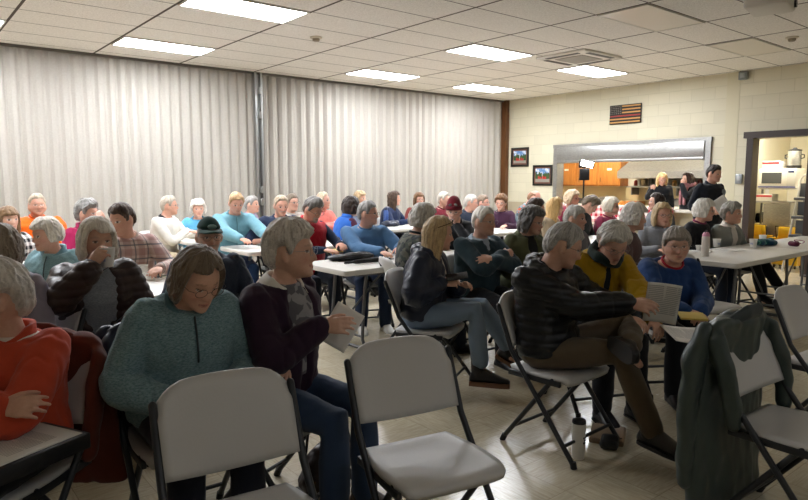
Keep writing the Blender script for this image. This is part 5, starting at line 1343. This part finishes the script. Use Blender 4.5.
def pot(x,y,rr,h,lab,c='#a8a8a6'):
    r=empty('cooking_pot',(x,y,.905),0,lab,'pot','pots on the kitchen counter'); st=plain('pot'+c,c,.3,.8)
    m=MB(); m.lathe((0,0,0),[(rr*.95,0),(rr,.01),(rr,h),(rr*1.04,h+.006)],24); m.build('pot_body',st,r,'auto')
    m=MB(); m.lathe((0,0,h+.006),[(rr*1.03,0),(rr*.7,.025),(.02,.035),(.022,.055)],20); m.build('lid',st,r,'auto')
    for s in (-1,1): m=MB(); m.tube([(0,s*rr,h*.7),(0,s*(rr+.04),h*.75),(.05,s*(rr+.04),h*.75),(.05,s*rr*.95,h*.7)],.008,6); m.build('handle',st,r)
pot(12.3,-1.45,.22,.15,'large steel pot on the kitchen counter below the cabinets'); pot(12.35,-.55,.15,.10,'small steel pan on the kitchen counter nearest the corner','#6a6a6a'); pot(12.3,-3.2,.16,.13,'steel pan on the counter behind the blonde kitchen woman','#8d8d8b')
blk('tray','wooden tray leaning on the kitchen counter right of the large pot','tray',(12.35,-2.05,.905),0,(.4,.5,.09),oak)
# back room through the doorway
m=MB(); m.box((11.42,-5.20,1.5),(2.55,.10,3.0)); struct('wall_partition',m,plain('kitchen_paint','#d8d3c0',.7))
m=MB(); m.box((12.66,-6.2,1.75),(.04,1.2,1.0)); tag(m.build('notice_board',plain('yellow_board','#d6c46a',.7),None,False),'pale yellow board on the back room wall behind the coffee urn','board')
def atX(u,v,X):
    r_=FW+RT*(u-404)/F-UP*(v-250)/F; return CAM+r_*(X-CAM[0])/r_[0]
wht=plain('shelf_white','#d5d3cc',.4)
r=empty('shelf',(11.05,-5.78,1.335),0,'white shelf carrying the microwave in the back room','shelf')
m=MB(); m.box((0,0,0),(.46,.90,.03)); m.build('board',wht,r,False)
for sx in (-1,1):
    for sy in (-1,1): m=MB(); m.box((sx*.21,sy*.42,-.67),(.03,.03,1.32)); m.build('post',plain('post_grey','#8c8c88',.4,.6),r,False)
r=empty('microwave',(11.0,-5.76,1.352),0,'white microwave oven with a dark window in the back room','microwave')
m=MB(); m.box((0,0,.165),(.40,.60,.33),None,.015); m.build('case',plain('mw_white','#dad8d2',.35),r,'auto')
m=MB(); m.box((-.203,.07,.165),(.012,.42,.28),None,.006); d=m.build('door',plain('mw_white','#dad8d2',.35),r,'auto')
m=MB(); m.box((-.211,.08,.165),(.006,.32,.19),None,.002); m.build('window',plain('mw_dark','#4b4f52',.15),d,False)
m=MB(); m.box((-.205,-.225,.165),(.010,.13,.28),None,.004); pn=m.build('control_panel',plain('mw_panel','#c9c8c4',.4),r,'auto')
m=MB(); m.box((-.212,-.225,.27),(.004,.09,.03)); m.build('display',plain('mw_blue','#2c3a66',.2),pn,False)
m=MB(); m.box((-.205,0,.012),(.012,.6,.018)); m.build('stripe',plain('mw_stripe','#4f57a0',.4),r,False)
r=empty('coffee_urn',(11.05,-5.93,1.682),0,'stainless coffee urn with a black base on the microwave','urn')
m=MB(); m.lathe((0,0,.05),[(.105,0),(.105,.24),(.10,.25)],26); m.build('urn_body',MC['stainless'],r,'auto')
m=MB(); m.lathe((0,0,0),[(.115,0),(.115,.05),(.10,.055)],26); m.build('base',plain('urn_black','#19191a',.4),r,'auto')
m=MB(); m.lathe((0,0,.30),[(.108,0),(.105,.02),(.04,.035),(.02,.06)],26); m.build('lid',plain('urn_black','#19191a',.4),r,'auto')
for s in (-1,1): m=MB(); m.tube([(0,s*.10,.24),(0,s*.15,.23),(0,s*.15,.18),(0,s*.10,.17)],.010,8); m.build('handle',plain('urn_black','#19191a',.4),r)
def rbox(x,y,z,dx,dy,dz,lab,c='#e2dfda',band='#b5303a'):
    r=empty('cardboard_box',(x,y,z),0,lab,'box','white and red boxes')
    m=MB(); m.box((0,0,dz/2),(dx,dy,dz),None,.004); m.build('carton',plain('carton'+c,c,.6),r,'auto')
    m=MB(); m.box((-dx/2-.001,0,dz*.72),(.003,dy*.98,dz*.28)); m.build('band',plain('band'+band,band,.6),r,False)
rbox(11.0,-5.63,1.683,.3,.28,.13,'white box with a red band on the microwave, beside the coffee urn'); 
r=empty('work_table',(11.0,-5.62,0),0,'stainless work table under the microwave shelf','table')
m=MB(); m.box((0,0,1.10),(.42,.80,.03)); m.build('table_top',MC['stainless'],r,False); m=MB(); m.box((0.02,-.15,.62),(.36,.42,.90)); m.build('cabinet',MC['stainless'],r,False)
for sy in (-1,1): m=MB(); m.box((-.18,sy*.37,.54),(.03,.03,1.09)); m.build('leg',MC['stainless'],r,False)
rbox(10.95,-5.52,1.116,.28,.36,.12,'white box with a red band on the work table under the microwave')
r=empty('spray_bottle',(10.85,-5.60,1.238),0,'small white spray bottle on the lower red-banded box','bottle'); m=MB(); m.lathe((0,0,0),[(.03,0),(.03,.09),(.012,.11)],14); m.build('bottle_body',plain('spray_white','#dfe0e4',.4),r,'auto'); m=MB(); m.box((-.01,0,.125),(.05,.02,.03),None,.004); m.build('trigger',plain('spray_blue','#3a4a8c',.4),r,'auto')
heap(757,222,'dark cloths piled under the work table in the back room','cloth','cloth','#16181f',(.3,.26,.20),9,None,0,z0=.70)
p=atX(757,230,10.75); blk('crate','brown wooden crate beside the door frame in the back room','crate',(10.75,-5.48,0),0,(.34,.32,.68),plain('crate_brown','#4a3a2c',.6))
def bucket(x,y,lab,h=.34,wr=False):
    r=empty('mop_bucket',(x,y,.0),0,lab,'bucket','yellow mop buckets'); yl=plain('bucket_yellow','#e0b21c',.4)
    m=MB(); m.loft([[(sx*a,sy*b,z) for sx,sy in ((-1,-1),(1,-1),(1,1),(-1,1))] for a,b,z in ((.15,.19,.06),(.18,.23,h),(.19,.24,h+.01),(.165,.215,h+.005),(.14,.18,.10))]); m.build('tub',yl,r,False)
    m=MB(); m.box((.02,0,h+.10),(.20,.30,.20),None,.02); m.build('wringer',yl,r,'auto')
    m=MB(); m.tube([(0,-.2,h),(-.06,-.2,h+.20),(-.06,.2,h+.20),(0,.2,h)],.010,8); m.build('handle',plain('bucket_dark','#2a2a2a',.5),r)
    for sx in (-1,1):
        for sy in (-1,1): m=MB(); m.ell((sx*.12,sy*.16,.035),(.035,.02,.035),10); m.build('wheel',plain('bucket_dark','#2a2a2a',.5),r)
bucket(10.55,-5.55,'yellow mop bucket beside the stainless table, left of two',.52); bucket(10.62,-6.08,'yellow mop bucket by the step ladder, right of two',.50)
r=empty('step_ladder',(10.40,-6.47,0),-.15,'white step ladder with dark grey treads just inside the doorway','ladder')
wl=plain('ladder_white','#d4d2ca',.4); dg=plain('tread_grey','#4e5256',.6)
for s in (-1,1): m=MB(); m.tube([(-.28,s*.26,.0),(-.12,s*.23,.8),(0,s*.20,1.50)],.018,8); m.build('side_rail',wl,r,'auto')
for s in (-1,1): m=MB(); m.tube([(.30,s*.25,.0),(.02,s*.20,1.42)],.014,8); m.build('rear_leg',wl,r,'auto')
m=MB(); m.tube([(0,-.20,1.50),(-.0,-.16,1.56),(0,.16,1.56),(0,.20,1.50)],.018,8); m.build('hand_rail',wl,r,'auto')
for i,z in enumerate((.28,.58,.88,1.18)):
    m=MB(); m.box((-.20+.2*z*.7,0,z),(.24,.44,.04),None,.008); m.build('tread',dg,r,'auto')
    m=MB(); m.box((-.13+.13*z*.7,0,z+.14),(.012,.40,.22),None,.004); m.build('panel',dg,r,'auto')
# kitchen lamps
def klight(x,y,lab,w,h,e):
    r=empty('kitchen_light',(x,y,2.72),0,lab,'ceiling light','kitchen ceiling lights'); m=MB(); m.box((0,0,-.01),(w+.04,h+.04,.03)); m.build('frame',wht,r,False)
    m=MB(); m.box((0,0,-.03),(w,h,.012)); m.build('diffuser',emit('klit%g'%e,'#fff8ec',e),r,False)
klight(11.2,-1.6,'kitchen ceiling light above the serving window, toward the cabinets',.6,1.2,KL); klight(11.3,-3.9,'kitchen ceiling light above the two women',.6,1.2,KL); klight(10.6,-6.0,'back room ceiling light inside the doorway',.5,.9,KL)

p=PEOPLE['standing man in black']['AR'][1][0]
paper(at(723,207,8.66),RT*.8+UP*.55,UP*.8-RT*.6,'white papers held at the waist by the standing man in black',.20,.28,.06,'blank')
cam=bpy.data.cameras.new('camera'); co_=bpy.data.objects.new('camera',cam); col.objects.link(co_); sc.camera=co_
cam.sensor_width=36; cam.lens=F*36/808; cam.clip_end=100; cam.clip_start=.05
co_.location=CAM; co_.rotation_euler=(PI/2+PITCH,0,-YAW)
w=bpy.data.worlds.new('world'); sc.world=w; w.use_nodes=True; w.node_tree.nodes['Background'].inputs[0].default_value=(.5,.5,.5,1); w.node_tree.nodes['Background'].inputs[1].default_value=0.02
sc.view_settings.view_transform='Standard'; sc.view_settings.look='None'; sc.view_settings.gamma=1; sc.view_settings.exposure=EXPO
sc.view_settings.use_curve_mapping=False
sc.cycles.use_denoising=True
try: sc.cycles.denoiser='OPENIMAGEDENOISE'
except Exception: pass
sc.cycles.max_bounces=12; sc.cycles.diffuse_bounces=10; sc.cycles.glossy_bounces=4
sc.cycles.caustics_reflective=False; sc.cycles.caustics_refractive=False
print('script time',time.time()-T0)
